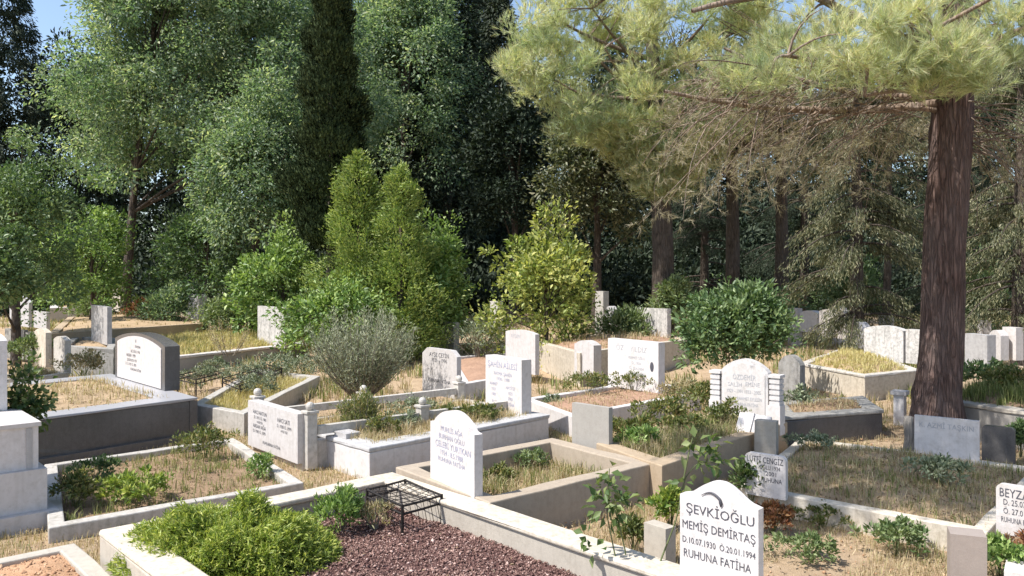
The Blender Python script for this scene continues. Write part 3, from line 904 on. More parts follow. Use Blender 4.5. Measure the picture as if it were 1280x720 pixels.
headstone('square pale headstone standing before pale green bushes at the back', at(797, 419, 0.75), at(834, 422, 0.75), 0.72, 0.14, 'flat', 'marble_mottled', None, group=HG)
headstone('small upright white headstone at the corner of the far tan plot', at(235, 396, 0.92), at(249, 399, 0.92), 0.78, 0.24, 'flat', 'marble', None, group=HG)
headstone('thin white headstone standing behind the far tan plot', at(140, 387, 0.9), at(150, 389, 0.9), 1.0, 0.14, 'flat', 'marble_cream', None, group=HG)
headstone('tall grey headstone with dark streaks on the weathered walled grave', at(114, 424, 0.75), at(134, 430, 0.75), 0.84, 0.1, 'flat', 'marble_grey', None, group=HG)
headstone('pale narrow round-headed headstone, left one of the pair by the weedy strip', at(43, 455, 0.3), at(57, 458, 0.3), 0.82, 0.12, 'arch', 'marble_cream', None, sh=0.74, group=HG)
headstone('grey-brown narrow headstone, right one of the pair by the weedy strip', at(67, 463, 0.3), at(81, 466, 0.3), 0.74, 0.12, 'arch', 'marble_old', None, sh=0.66, group=HG)
for k, (x0, x1, yb, h) in enumerate(((6, 16, 446, 0.72), (20, 30, 447, 0.7), (32, 41, 448, 0.66))):
    headstone(['dark narrow headstone slab at the left edge of a shaded row of three', 'dark narrow headstone slab in the middle of a shaded row of three', 'dark narrow headstone slab at the right end of a shaded row of three'][k],
              at(x0, yb, 0.25), at(x1, yb + 1, 0.25), h, 0.1, 'flat', 'weathered', None, group=HG)
headstone('white headstone in the shade of the left tree', at(12, 404, 0.7), at(36, 408, 0.7), 0.95, 0.1, 'arch', 'marble_grey', None, sh=0.75, group=HG)  # grey marble stands in for the tree's shade on white stone
headstone('low white headstone under the left tree beside the tall shaded one', at(42, 408, 0.7), at(58, 411, 0.7), 0.5, 0.1, 'flat', 'marble_grey', None, group=HG)  # white stone as well; the shade is put into its grey colour
for k, (x0, x1, yb, h, lb) in enumerate(((152, 163, 383, 0.45, 'low white headstone left of the rust-red bush'), (266, 272, 382, 0.95, 'thin leaning pale headstone in the left hedge gap'), (278, 285, 383, 0.9, 'second thin pale headstone in the left hedge gap'), (242, 262, 372, 0.8, 'grey headstone in shade behind the small white one'))):
    headstone(lb, at(x0, yb, 0.95), at(x1, yb + 1, 0.95), h, 0.15, 'flat', 'marble_grey' if k == 3 else 'marble_old', None, group=HG)
headstone('broad mottled white headstone left of the pine trunk', at(1080, 447, 0.45), at(1129, 452, 0.45), 0.75, 0.2, 'arch', 'marble_mottled', None, sh=0.66, group=HG)
headstone('mottled white headstone half hidden by the pine trunk', at(1132, 452, 0.45), at(1170, 456, 0.45), 0.7, 0.2, 'flat', 'marble_mottled', None, group=HG)
headstone('far white headstone beside the large green shrub', at(1000, 413, 0.7), at(1022, 415, 0.7), 0.6, 0.25, 'arch', 'marble', None, sh=0.52, group=HG)
headstone('far wide white headstone with dark right side', at(1024, 418, 0.7), at(1057, 423, 0.7), 0.72, 0.3, 'arch', 'marble', None, sh=0.64, group=HG)
headstone('dark shaded headstone left of the broad mottled white one', at(1063, 432, 0.6), at(1080, 435, 0.6), 0.6, 0.2, 'arch', 'granite_grey', None, sh=0.4, group=HG)
headstone('white far headstone with rounded head right of the trunk', at(1236, 447, 0.5), at(1251, 449, 0.5), 0.62, 0.2, 'arch', 'marble', None, sh=0.5, group=HG)
headstone('white far square headstone right of the trunk', at(1253, 447, 0.5), at(1270, 449, 0.5), 0.68, 0.2, 'flat', 'marble', None, group=HG)
headstone('blue-grey shaded headstone just right of the pine trunk', at(1206, 458, 0.5), at(1234, 462, 0.5), 0.66, 0.2, 'flat', 'marble_grey', None, group=HG)
headstone('pale headstone cut by the right edge far behind', at(1276, 448, 0.5), at(1300, 450, 0.5), 0.6, 0.2, 'flat', 'marble_old', None, group=HG)

for lb, x0, x1, yb, z, h, t, kd, mt in (
    ('pale far headstone half sunk in shade between the two slim pine trunks', 938, 950, 413, 0.75, 0.7, 0.2, 'arch', 'marble_old'),
    ('small white far headstone peeping over the large green shrub\'s right side', 985, 996, 410, 0.75, 0.6, 0.2, 'flat', 'marble'),
    ('bright small far headstone left of the drooping cedar trunk', 1040, 1052, 407, 0.85, 0.6, 0.2, 'arch', 'marble'),
    ('grey far headstone in deep shade behind the broad mottled white one', 1098, 1112, 424, 0.7, 0.6, 0.2, 'flat', 'marble_grey'),
    ('thin white far headstone between the trunk and the blue-grey shaded one', 1222, 1229, 432, 0.6, 0.62, 0.2, 'flat', 'marble'),
    ('low white far headstone behind the square one at the far right', 1268, 1279, 436, 0.6, 0.5, 0.2, 'arch', 'marble'),
    ('white fragment of a headstone in the dark brush left of the yellow-green bush', 612, 622, 404, 0.7, 0.75, 0.2, 'flat', 'marble_old'),
    ('slim grey headstone in the brush right of the yellow-green bush', 744, 754, 410, 0.75, 1.1, 0.2, 'flat', 'marble_old'),
    ('second slim pale headstone just right of the yellow-green bush', 757, 764, 413, 0.75, 0.7, 0.2, 'arch', 'marble_grey'),
    ('far white headstone in the shade under the left trees', 98, 110, 372, 1.1, 0.55, 0.2, 'arch', 'marble'),
    ('low white block headstone beside the far shaded one under the left trees', 112, 130, 374, 1.1, 0.4, 0.2, 'flat', 'marble')):
    headstone(lb, at(x0, yb, z), at(x1, yb + 1, z), h, t, kd, mt, None, group=HG, sink=0.6)

# small capped pillar by the trunk, wood stump
def pillar():
    p = at(1125, 527, 0.05)
    root = empty('stone_pillar', p, 'short white capped pillar left of the pine trunk', 'pillar')
    root.rotation_euler.z = R(-40)
    bm = bmesh.new(); bm_box(bm, -0.075, 0.075, -0.075, 0.075, -0.1, 0.42)
    link('shaft', bm_mesh('shaft', bm, 0.008), M['marble'], root)
    bm = bmesh.new(); bm_box(bm, -0.11, 0.11, -0.11, 0.11, 0.421, 0.48)
    link('cap', bm_mesh('cap', bm, 0.012), M['marble'], root)
    t = Tubes()
    q = at(1136, 562, 0.1)
    t.add([(0, 0, -0.1), (0.01, 0, 0.15), (0.0, 0.01, 0.33), (0.005, 0.01, 0.42), (0.005, 0.01, 0.425)], [0.085, 0.065, 0.06, 0.055, 0.002], 10, 0.05)
    o = link('tree_stump', t.mesh('tree_stump'), M['wood'], None, q)
    tag(o, 'grey weathered wooden stump beside the wide plain headstone', 'stump')
pillar()

# ------------------------------------------------------------------ iron grave frames
def iron_frame(label, q, z0, h, rails=2, group='wire grave frames', rad=0.011):
    """legs at the four corners, flat bars round the top and a wire grid between"""
    q = ccw([Vector((p.x, p.y, 0)) for p in q])
    org = V3(q[0], z0)
    root = empty('wire_stand', org, label, 'wire frame', group)
    P = [V3(p, z0) - org for p in q]
    for p in P:
        t = Tubes(); t.add([p + Vector((0, 0, -0.05)), p + Vector((0, 0, h * 0.5)), p + Vector((0, 0, h))], rad * 1.3, 6)
        link('leg', t.mesh('leg'), M['iron'], root)
    t = Tubes()
    for zz in [h - 0.01] + [h * (1 - (k + 1) * 0.32) for k in range(rails - 1)]:
        for i in range(4):
            a, b = P[i], P[(i + 1) % 4]
            t.add([a + Vector((0, 0, zz)), (a + b) / 2 + Vector((0, 0, zz - 0.004)), b + Vector((0, 0, zz))], rad, 5)
    link('top_bars', t.mesh('top_bars'), M['iron'], root)
    t = Tubes()
    n = 6
    for k in range(1, n):
        f = k / n
        for a, b, c, d in ((P[0], P[1], P[3], P[2]), (P[1], P[2], P[0], P[3])):
            p0, p1 = a.lerp(b, f) + Vector((0, 0, h - 0.012)), c.lerp(d, f) + Vector((0, 0, h - 0.012))
            t.add([p0, (p0 + p1) / 2 + Vector((0, 0, -0.02)), p1], rad * 0.32, 4)
        for i in range(4):
            p = P[i].lerp(P[(i + 1) % 4], f)
            p2 = P[i].lerp(P[(i + 1) % 4], min(1, f + 0.12))
            t.add([p + Vector((0, 0, h)), (p + p2) / 2 + Vector((0, 0, h * 0.6)), p2 + Vector((0, 0, h * 0.12))], rad * 0.3, 4)
    link('wire_grid', t.mesh('wire_grid'), M['iron'], root)
    return root
# by the mulch bed: leg feet at 503,668 and 552,655; top corner 458,622
fz = 0.15
fN, fR = at(503, 667, fz), at(552, 652, fz)
fL = at(459, 644, fz)
iron_frame('black iron wire frame standing on the maroon mulch in the kerb corner', para(fL, fN, fR), fz, 0.24, 2, None)
for k, (a, n, r) in enumerate((((222, 486), (245, 492), (278, 482)), ((278, 490), (300, 500), (345, 484)), ((310, 478), (332, 486), (352, 476)))):
    iron_frame(['low black wire frame on yellow grass nearest the black tomb', 'black wire frame among grey weeds left of the twin-column headstone', 'small black wire frame behind the grey weeds'][k],
               para(at(a[0], a[1], 0.18), at(n[0], n[1], 0.18), at(r[0], r[1], 0.18)), 0.18, 0.26, 2)
# ------------------------------------------------------------------ loose ground: mulch chips, clods, grass
def stuff(name, VT, mat):
    V = np.concatenate([v for v, t in VT])
    off, T = 0, []
    for v, t in VT:
        T.append(t + off); off += len(v)
    o = link(name, mesh_np(name, V, np.concatenate(T)), M[mat])
    o['kind'] = 'stuff'
    return o

p = bed_M.scatter(60000)
keep = p[:, 0] * uM.x + p[:, 1] * uM.y > (L0.x * uM.x + L0.y * uM.y) - 9
p[:, 2] += rng.uniform(-0.004, 0.018, len(p))
stuff('mulch', [chip_arrays(p, rng.choice([0.005, 0.009, 0.014, 0.022], len(p), p=[0.35, 0.4, 0.2, 0.05]))], 'mulch')
p = bed_S.scatter(6000)
stuff('soil_clods', [chip_arrays(p, rng.choice([0.006, 0.01, 0.018, 0.035], len(p), p=[0.5, 0.33, 0.14, 0.03]), 0.75)], 'clod')

def grass(bed, n, h, w, mat, s0=0, s1=1, t0=0, t1=1, lean=0.6, tuft=7, spread=0.04):
    c = bed.scatter(max(1, n // tuft), s0, s1, t0, t1)
    P = np.repeat(c, tuft, 0) + np.concatenate([rng.normal(0, spread, (len(c) * tuft, 2)), np.zeros((len(c) * tuft, 1))], 1)
    k = np.repeat(rng.uniform(0.45, 1.25, len(c)), tuft)
    P[:, 2] -= 0.01
    return blade_arrays(P, h * k * rng.uniform(0.6, 1.2, len(P)), w * rng.uniform(0.6, 1.3, len(P)), lean)

for b, n, h, w in ((bed_E, 5000, 0.14, 0.006), (bed_H, 9000, 0.22, 0.007), (bed_T, 2600, 0.13, 0.009), (bed_B, 5000, 0.16, 0.008), (bed_N, 4000, 0.18, 0.009),
                   (bed_R, 1800, 0.08, 0.006), (bed_RR, 6500, 0.1, 0.006), (bed_K, 1800, 0.2, 0.01), (bed_W, 1500, 0.2, 0.012), (bed_O, 1200, 0.1, 0.008), (bed_U, 700, 0.12, 0.015), (bed_D, 700, 0.1, 0.008)):
    stuff('dry_grass', [grass(b, n, h, w, None)], 'hay')
for b, n, h, w in ((bed_V, 16000, 0.2, 0.014), (bed_X, 4500, 0.12, 0.012), (bed_V3, 5000, 0.16, 0.01)):
    stuff('yellow_grass', [grass(b, n, h, w, None)], 'hay_gold')
for b, n, h, w in ((bed_E, 1600, 0.16, 0.007), (bed_RR, 1800, 0.12, 0.006), (bed_R, 2200, 0.13, 0.007), (bed_H, 3500, 0.24, 0.008), (bed_Y, 2500, 0.2, 0.012), (bed_V, 1800, 0.22, 0.012)):
    stuff('green_grass', [grass(b, n, h, w, None, lean=0.5)], 'grass')

def inside_any(x, y):
    r = np.zeros(len(x), bool)
    for q in PLOTS:
        k = np.ones(len(x), bool)
        for i in range(4):
            a, b = q[i], q[(i + 1) % 4]
            k &= ((b[0] - a[0]) * (y - a[1]) - (b[1] - a[1]) * (x - a[0])) > 0
        r |= k
    return r

def open_ground(n, y0, y1, power=1.0):
    y = y0 + (y1 - y0) * rng.uniform(0, 1, n) ** power
    x = rng.uniform(-0.72, 0.72, n) * y
    k = ~inside_any(x, y)
    x, y = x[k], y[k]
    return np.stack([x, y, gzv(y) - 0.025], 1)

def ground_grass(name, n, y0, y1, h, w, mat, power=1.0, thr=0.0):
    c = open_ground(n, y0, y1, power)
    f = np.sin(c[:, 0] * 1.7 + 1) * np.sin(c[:, 1] * 1.3) + 0.6 * np.sin(c[:, 0] * 4.1) * np.sin(c[:, 1] * 3.7 + 2)
    c = c[f > thr]
    P = np.repeat(c, 7, 0)
    P[:, :2] += rng.normal(0, 0.05, (len(P), 2))
    stuff(name, [blade_arrays(P, h * rng.uniform(0.4, 1.3, len(P)), w * (0.6 + P[:, 1] / 20) * rng.uniform(0.7, 1.3, len(P)), 0.6)], mat)
ground_grass('dry_grass', 24000, 4.2, 13, 0.085, 0.005, 'hay', 1.0, -0.6)
ground_grass('dry_grass', 9000, 13, 34, 0.22, 0.01, 'hay', 1.0, -0.2)
ground_grass('green_grass', 4500, 4.2, 14, 0.12, 0.005, 'grass', 1.0, 0.25)
ground_grass('green_grass', 6000, 14, 34, 0.28, 0.012, 'grass', 1.0, 0.2)
c = open_ground(5000, 4.0, 14)
c[:, 2] += 0.02
stuff('pebbles', [chip_arrays(c, rng.choice([0.008, 0.014, 0.03], len(c), p=[0.6, 0.33, 0.07]), 0.7)], 'clod')

lit = [b.scatter(n) for b, n in ((bed_RR, 1500), (bed_R, 700), (bed_E, 500), (bed_T, 500), (bed_H, 700), (bed_O, 500), (bed_B, 300), (bed_M, 250), (bed_S, 120), (bed_D, 300))]
c = open_ground(9000, 4.0, 16)
c[:, 2] += 0.035
lit = np.concatenate(lit + [c])
lit[:, 2] += 0.012
D = rdir(len(lit)); D[:, 2] *= 0.25
N = rdir(len(lit)) * 0.5 + np.array([[0, 0, 1.0]])
stuff('leaf_litter', [leaf_arrays(lit, D, N, rng.uniform(0.02, 0.05, len(lit)), rng.uniform(0.01, 0.025, len(lit)), 0.3)], 'litter')

# ------------------------------------------------------------------ plants
def clumps_in(n, c, rad, rc, flat=1.0, fill=0.5):
    """clump centres filling a rounded volume, denser near its outside"""
    d = rdir(n)
    d[:, 2] = np.where(d[:, 2] < -0.55, -d[:, 2], d[:, 2])
    r = rng.uniform(fill, 1.0, n) ** 0.7
    lump = 1 + 0.16 * np.sin(d[:, 0] * 5 + c[0]) + 0.14 * np.sin(d[:, 1] * 6 + 2 * c[1]) + 0.12 * np.sin(d[:, 2] * 7 + c[0])
    P = np.asarray(c)[None] + d * np.asarray(rad)[None] * (r * lump)[:, None]
    P = np.asarray(c)[None] + (P - np.asarray(c)[None]) * np.exp(rng.normal(0, 0.11, (n, 1)))
    return P, rng.uniform(0.5, 1.45, n) * rc

def leaf_cloud(P, rc, per, L, W, up=0.4, out_w=0.8, droop=0.0, flat=0.8, fold=0.25):
    """leaves in tufts round the points P"""
    n = len(P)
    ctr = P.mean(0)
    d = rdir(n * per)
    off = d * (rng.uniform(0.25, 1.0, n * per) ** 0.6)[:, None] * np.repeat(rc, per)[:, None]
    off[:, 2] *= flat
    C = np.repeat(P, per, 0) + off
    D = d * out_w + rdir(n * per) * 0.7 + np.array([[0, 0, up - droop]]) + unit(np.repeat(P - ctr, per, 0)) * 0.3
    N = unit(np.array([[0, 0, 0.6]]) + d * 0.7 + unit(np.repeat(P - ctr, per, 0)) * 0.45 + rdir(n * per) * 0.6)
    s = rng.uniform(0.65, 1.25, n * per) * np.repeat(rng.uniform(0.7, 1.3, n), per)
    return leaf_arrays(C, D, N, L * s, W * s, fold)

def bush(name, label, cat, base, rad, n, per, L, W, mat, rc=None, up=0.4, stems=7, stem_mat='twig', group=None, flat=0.8, zc=0.55, fill=0.45, droop=0.0, stem_r=0.012):
    """rounded plant: foliage and stems; rad = half sizes"""
    rx, ry, rz = rad
    rc = rc or min(rx, rz) * 0.3
    root = empty(name, base, label, cat, group)
    P, rr = clumps_in(n, (0, 0, rz * 2 * zc), (rx - rc * 0.6, ry - rc * 0.6, rz - rc * 0.5), rc, fill=fill)
    P[:, 2] = np.maximum(P[:, 2], rc * 0.4)
    V, T = leaf_cloud(P, rr, per, L, W, up, flat=flat, droop=droop)
    V[:, 2] = np.maximum(V[:, 2], 0.005)
    link('foliage', toned(mesh_np('foliage', V, T), rng.uniform(0, 1, n) ** 1.6, per * 4), M[mat], root)
    t = Tubes()
    for k in rng.choice(n, min(n, stems), replace=False):
        q = P[k]
        a = np.array([q[0] * 0.12, q[1] * 0.12, -0.05])
        t.add(curve_pts(a, q, (q[0] * -0.15, q[1] * -0.15, q[2] * 0.25), 6), np.linspace(stem_r, stem_r * 0.35, 6), 5)
    link('stem', t.mesh('stem'), M[stem_mat], root)
    return root

# the foreground shrub: upright feathery sprigs
def sprig_shrub(name, label, base, rad, n, mat, L=0.05, W=0.011, sprig=0.16, per=16, group=None):
    rx, ry, rz = rad
    root = empty(name, base, label, 'shrub', group)
    a = rng.uniform(0, 6.28, n)
    r = np.sqrt(rng.uniform(0, 1, n))
    x, y = r * np.cos(a) * rx, r * np.sin(a) * ry
    lump = 0.85 + 0.17 * np.sin(x * 7 + 1) * np.sin(y * 8) + 0.12 * np.sin(x * 15) + rng.normal(0, 0.05, n)
    top = rz * 2 * np.sqrt(np.clip(1 - r ** 2.6, 0.02, 1)) * lump
    z = top * np.where(rng.uniform(0, 1, n) < 0.75, rng.uniform(0.8, 1.0, n), rng.uniform(0.2, 0.8, n))
    tip = np.stack([x, y, np.maximum(z, 0.05)], 1)
    ax = unit(np.stack([x / rx * 0.9, y / ry * 0.9, np.full(n, 0.75)], 1) + rng.normal(0, 0.28, (n, 3)))
    f = np.tile(np.linspace(0, 1, per), n)
    C = np.repeat(tip, per, 0) - np.repeat(ax, per, 0) * (sprig * (1 - f))[:, None]
    D = np.repeat(ax, per, 0) * 0.85 + rdir(n * per) * 0.75
    s = rng.uniform(0.7, 1.2, n * per)
    V, T = leaf_arrays(C, D, rdir(n * per) + np.array([[0, 0, 0.7]]), L * s, W * s, 0.2)
    V[:, 2] = np.maximum(V[:, 2], 0.0)
    link('foliage', mesh_np('foliage', V, T), M[mat], root)
    t = Tubes()
    for k in rng.choice(n, 40, replace=False):
        q = tip[k]
        t.add(curve_pts((q[0] * 0.2, q[1] * 0.2, 0), q - ax[k] * sprig * 0.5, (q[0] * 0.2, q[1] * 0.2, 0), 5), np.linspace(0.01, 0.003, 5), 4)
    link('stem', t.mesh('stem'), M['twig'], root)
    return root

sprig_shrub('shrub', 'bushy bright green feathery shrub spilling over the white kerb in the foreground', Vector((-2.14, 6.05, 0.12)), (0.84, 0.62, 0.235), 4200, 'fresh')
bush('plant', 'loose green plant between the foreground shrub and the wire frame', 'plant', at(425, 665, 0.13), (0.24, 0.22, 0.17), 60, 26, 0.05, 0.016, 'bright', up=0.9)
bush('plant', 'brownish dry sprigs at the near foot of the wire frame', 'plant', at(470, 662, 0.13), (0.2, 0.18, 0.1), 30, 20, 0.05, 0.01, 'hay', up=0.9, stem_mat='twig_grey')

LW = 'leafy weeds on the graves'
for (px, py, z, rx, rz, mat, lb, L) in (
    (170, 628, 0.08, 0.36, 0.14, 'fresh', 'bright leafy plant in the middle of the weedy bed', 0.055),
    (95, 632, 0.08, 0.22, 0.16, 'weed', 'dark grey-green weed clump beside the white stepped tomb', 0.05),
    (120, 600, 0.08, 0.3, 0.12, 'oak', 'low green weeds at the far left of the weedy bed', 0.04),
    (258, 572, 0.08, 0.34, 0.2, 'weed', 'taller yellowish weeds at the right corner of the weedy bed', 0.05),
    (325, 598, 0.06, 0.16, 0.14, 'bright', 'small sprouting plant by the near right corner of the weedy bed', 0.04),
    (620, 606, 0.1, 0.26, 0.1, 'weed', 'green weeds in the sunken bed right of the round-topped headstone', 0.04),
    (660, 588, 0.1, 0.28, 0.12, 'pale', 'pale weeds at the far side of the sunken bed', 0.04),
    (600, 528, 0.3, 0.3, 0.13, 'weed', 'yellow-green weeds before the planter tomb\'s headstone', 0.05),
    (505, 538, 0.3, 0.24, 0.12, 'olive', 'dry grey weeds along the near rim of the planter tomb', 0.04),
    (560, 528, 0.3, 0.24, 0.12, 'weed', 'mixed low weeds in the middle of the planter tomb', 0.04),
    (790, 552, 0.25, 0.34, 0.16, 'weed', 'yellow-green weeds at the near corner of the tan kerb bed', 0.06),
    (830, 535, 0.25, 0.36, 0.2, 'weed', 'leafy weeds in the centre of the tan kerb bed', 0.06),
    (880, 525, 0.25, 0.36, 0.28, 'weed', 'tall bushy weeds in front of the columned headstone', 0.06),
    (850, 508, 0.25, 0.4, 0.22, 'hay', 'dry brown brush behind the weeds of the tan kerb bed', 0.05),
    (838, 655, 0.05, 0.16, 0.16, 'fresh', 'green plant growing just left of the ŞEVKİOĞLU stone', 0.06),
    (792, 680, 0.05, 0.14, 0.1, 'weed', 'yellowish weeds by the short concrete stub', 0.05),
    (965, 660, 0.05, 0.2, 0.1, 'rust_leaf', 'rust-red dry plant behind the right edge of the ŞEVKİOĞLU stone', 0.05),
    (938, 625, 0.1, 0.2, 0.2, 'rose', 'dark green leafy plant covering the small round-cornered headstone', 0.06),
    (1178, 604, 0.25, 0.3, 0.13, 'olive', 'grey-green weed clump on the shaded grass mound', 0.05),
    (1120, 690, 0.0, 0.3, 0.13, 'pale', 'pale green weeds in the dry grass near the square stone post', 0.05),
    (1250, 722, 0.0, 0.24, 0.15, 'bright', 'bright green plant below the BEYZA headstone', 0.05),
    (1292, 705, 0.0, 0.2, 0.14, 'rust_leaf', 'reddish dry plant cut by the right edge', 0.05),
    (1276, 566, 0.1, 0.12, 0.2, 'oak', 'dark green plant at the right edge beside the dark rounded headstone', 0.06),
    (1085, 633, 0.0, 0.28, 0.12, 'pale', 'pale weeds growing over the cream kerb', 0.045),
    (735, 492, 0.24, 0.5, 0.2, 'weed', 'green domed mat of plants, left one on the red earth', 0.05),
    (790, 490, 0.24, 0.5, 0.18, 'weed', 'grey-green domed mat of plants, right one on the red earth', 0.045),
    (40, 452, 0.35, 0.5, 0.3, 'pale', 'yellow-green weeds around the pair of narrow pale headstones', 0.09),
    (105, 470, 0.3, 0.5, 0.24, 'hay', 'dry brown brush behind the black tomb', 0.06),
    (300, 480, 0.2, 0.5, 0.2, 'olive', 'grey weeds among the black wire frames', 0.05),
    (345, 470, 0.2, 0.6, 0.25, 'olive', 'grey-green weeds behind the twin-column headstone', 0.05),
    (268, 465, 0.1, 0.4, 0.15, 'olive', 'low grey weeds along the foot of the long grey wall', 0.05),
    (800, 566, 0.25, 0.3, 0.15, 'bright', 'fresh leafy weeds near the corner where the tan and brown kerbs meet', 0.06),
    (858, 552, 0.25, 0.32, 0.17, 'weed', 'yellow-green weeds along the near side of the tan kerb bed', 0.06),
    (905, 542, 0.25, 0.3, 0.2, 'weed', 'leafy weeds crowding the near kerb below the stone book', 0.055),
    (760, 545, 0.25, 0.28, 0.12, 'hay', 'brown dry weeds behind the blank grey slab', 0.05),
    (250, 483, 0.15, 0.5, 0.2, 'olive', 'grey weeds round the wire frame nearest the black tomb', 0.05),
    (325, 495, 0.2, 0.4, 0.2, 'olive', 'grey weeds behind the left knobbed post', 0.05),
    (375, 472, 0.2, 0.5, 0.22, 'olive', 'grey-green weeds left of the feathery grey shrub', 0.05),
    (520, 520, 0.3, 0.3, 0.14, 'olive', 'straggly grey weeds at the far rim of the planter tomb', 0.04),
    (480, 548, 0.3, 0.26, 0.14, 'weed', 'brown-green weeds near the stone block on the planter tomb', 0.04),
    (1030, 655, 0.0, 0.3, 0.08, 'weed', 'low weed patch in the dry grass right of the rust-red plant', 0.04),
    (1010, 700, 0.0, 0.3, 0.1, 'pale', 'low pale weed patch at the bottom right of the ŞEVKİOĞLU stone', 0.045),
    (1225, 487, 0.5, 0.7, 0.22, 'oak', 'mounded green plants on the grey walled plot', 0.07),
    (1262, 495, 0.5, 0.6, 0.2, 'weed', 'pale green plants at the right of the grey walled plot', 0.07),
    (995, 508, 0.3, 0.3, 0.14, 'olive', 'dry shaded weeds at the foot of the dark mossy headstone', 0.05),
    (1020, 562, 0.2, 0.3, 0.1, 'olive', 'low weeds along the far kerb of the grass mound', 0.04),
    (690, 512, 0.1, 0.2, 0.12, 'olive', 'grey weeds at the end of the planter tomb', 0.04)):
    n = int(26 + 60 * rx)
    bush('weed', lb, 'weed', at(px, py, z), (rx, rx * 0.8, rz), n, 22, L, L * 0.42, mat, up=0.6, group=LW, stems=9, stem_r=0.005, stem_mat='stalk', zc=0.5)

# the climbing rose beside the white tomb
bush('rose_bush', 'dark leafy rose bush leaning over the white stepped tomb', 'rose bush', Vector((-5.05, 8.25, 0.25)), (0.34, 0.3, 0.5), 40, 16, 0.08, 0.05, 'rose', rc=0.13, up=0.2, zc=0.62, fill=0.2)
# grey feathery shrub
def feather_shrub(label, base, h, rx, n, mat, name='shrub'):
    root = empty(name, base, label, 'shrub')
    t = Tubes(); CC, DD = [], []
    for k in range(n):
        a = rng.uniform(0, 6.28); r = rng.uniform(0.1, 1) ** 0.6
        hh = h * rng.uniform(0.6, 1.0) * (1 - 0.3 * r * r)
        tip = np.array([math.cos(a) * rx * r, math.sin(a) * rx * r, hh])
        b = np.array([math.cos(a) * 0.12 * r, math.sin(a) * 0.12 * r, 0])
        pts = curve_pts(b, tip, (math.cos(a) * rx * 0.15, math.sin(a) * rx * 0.15, 0), 9)
        t.add(pts, np.linspace(0.011, 0.002, 9), 4)
        m = 80
        f = rng.uniform(0.25, 1.03, m)
        i = np.clip(f * 8, 0, 7.999).astype(int)
        q = pts[i] + (pts[np.minimum(i + 1, 8)] - pts[i]) * (f * 8 - i)[:, None]
        dr = unit(pts[np.minimum(i + 1, 8)] - pts[i])
        CC.append(q + rng.normal(0, 0.035, (m, 3))); DD.append(dr * 0.8 + rdir(m) * 0.7)
    C, D = np.concatenate(CC), np.concatenate(DD)
    V, T = leaf_arrays(C, D, rdir(len(C)), rng.uniform(0.04, 0.09, len(C)), 0.012, 0.15)
    link('foliage', mesh_np('foliage', V, T), M[mat], root)
    link('stem', t.mesh('stem'), M['twig_grey'], root)
feather_shrub('grey-olive feathery shrub with thin upright twigs on the railed grave', at(452, 498, 0.25), 1.62, 0.95, 190, 'olive')
feather_shrub('thin bare twiggy seedling on the plot of yellow grass', at(287, 445, 0.45), 1.0, 0.55, 9, 'hay', 'seedling')
feather_shrub('loose yellowish weed stalks rising on the planter tomb beneath the grey shrub', at(448, 541, 0.3), 0.55, 0.26, 34, 'weed', 'weed')

# rose stems close to the camera
def rose_stem(label, base, stems, clusters):
    """stems: lists of offsets; clusters: (offset, radius, leaves)"""
    root = empty('rose_plant', base, label, 'rose plant', 'thin rose stems in the foreground')
    for s in stems:
        t = Tubes()
        s = np.array(s, float)
        tt = np.linspace(0, 1, 12)
        k = np.linspace(0, 1, len(s))
        pts = np.stack([np.interp(tt, k, s[:, i]) for i in range(3)], 1)
        t.add(pts, np.linspace(0.007, 0.003, 12), 5)
        link('stem', t.mesh('stem'), M['stalk'], root)
    V, T = [], []
    off = 0
    for (c, r, n) in clusters:
        C = np.array([c]) + rng.normal(0, 1, (n, 3)) * np.array([[r, r * 0.8, r * 0.8]]) * 0.55
        D = unit(C - np.array([c])) + rng.normal(0, 0.4, (n, 3)) + np.array([[0, 0, -0.15]])
        v, q = leaf_arrays(C, D, np.array([[0, -0.3, 1.0]]) + rng.normal(0, 0.45, (n, 3)), rng.uniform(0.055, 0.1, n), rng.uniform(0.034, 0.058, n), 0.18)
        V.append(v); T.append(q + off); off += len(v)
    link('leaves', mesh_np('leaves', np.concatenate(V), np.concatenate(T)), M['rose'], root)
b = at(778, 740, 0.1)
rose_stem('thin rose stem with a tuft of leaves rising before the foreground kerb', b,
    [[(0, 0, 0), (-0.05, 0, 0.25), (-0.1, 0.02, 0.5), (-0.11, 0.02, 0.66)], [(0.02, 0.03, 0), (0.03, 0.03, 0.25), (-0.03, 0.0, 0.5), (-0.07, 0, 0.62)], [(-0.08, 0, 0.5), (-0.1, 0.0, 0.7), (-0.09, 0, 0.86)], [(0.0, 0.1, 0.1), (0.05, 0.1, 0.12), (0.06, 0.08, 0.16)]],
    [((-0.1, 0, 0.62), 0.15, 58), ((0.0, 0.0, 0.63), 0.11, 26), ((-0.12, 0, 0.74), 0.1, 16), ((-0.09, 0, 0.84), 0.06, 8), ((-0.26, 0.0, 0.4), 0.05, 5), ((0.08, 0.08, 0.13), 0.06, 9), ((-0.2, 0, 0.31), 0.06, 7)])
b = at(808, 748, 0.1)
rose_stem('arching rose stem crossing the left edge of the ŞEVKİOĞLU stone', b,
    [[(0, 0, 0), (0.12, 0.02, 0.3), (0.22, 0.03, 0.55), (0.26, 0.03, 0.8), (0.36, 0.05, 0.92), (0.5, 0.1, 0.9)], [(0.26, 0.03, 0.8), (0.3, 0.03, 1.0), (0.33, 0.05, 1.1)]],
    [((0.38, 0.05, 0.9), 0.1, 18), ((0.5, 0.1, 0.93), 0.09, 18), ((0.32, 0.03, 1.05), 0.09, 16), ((0.44, 0.08, 1.0), 0.08, 12), ((0.27, 0.03, 0.78), 0.05, 5)])

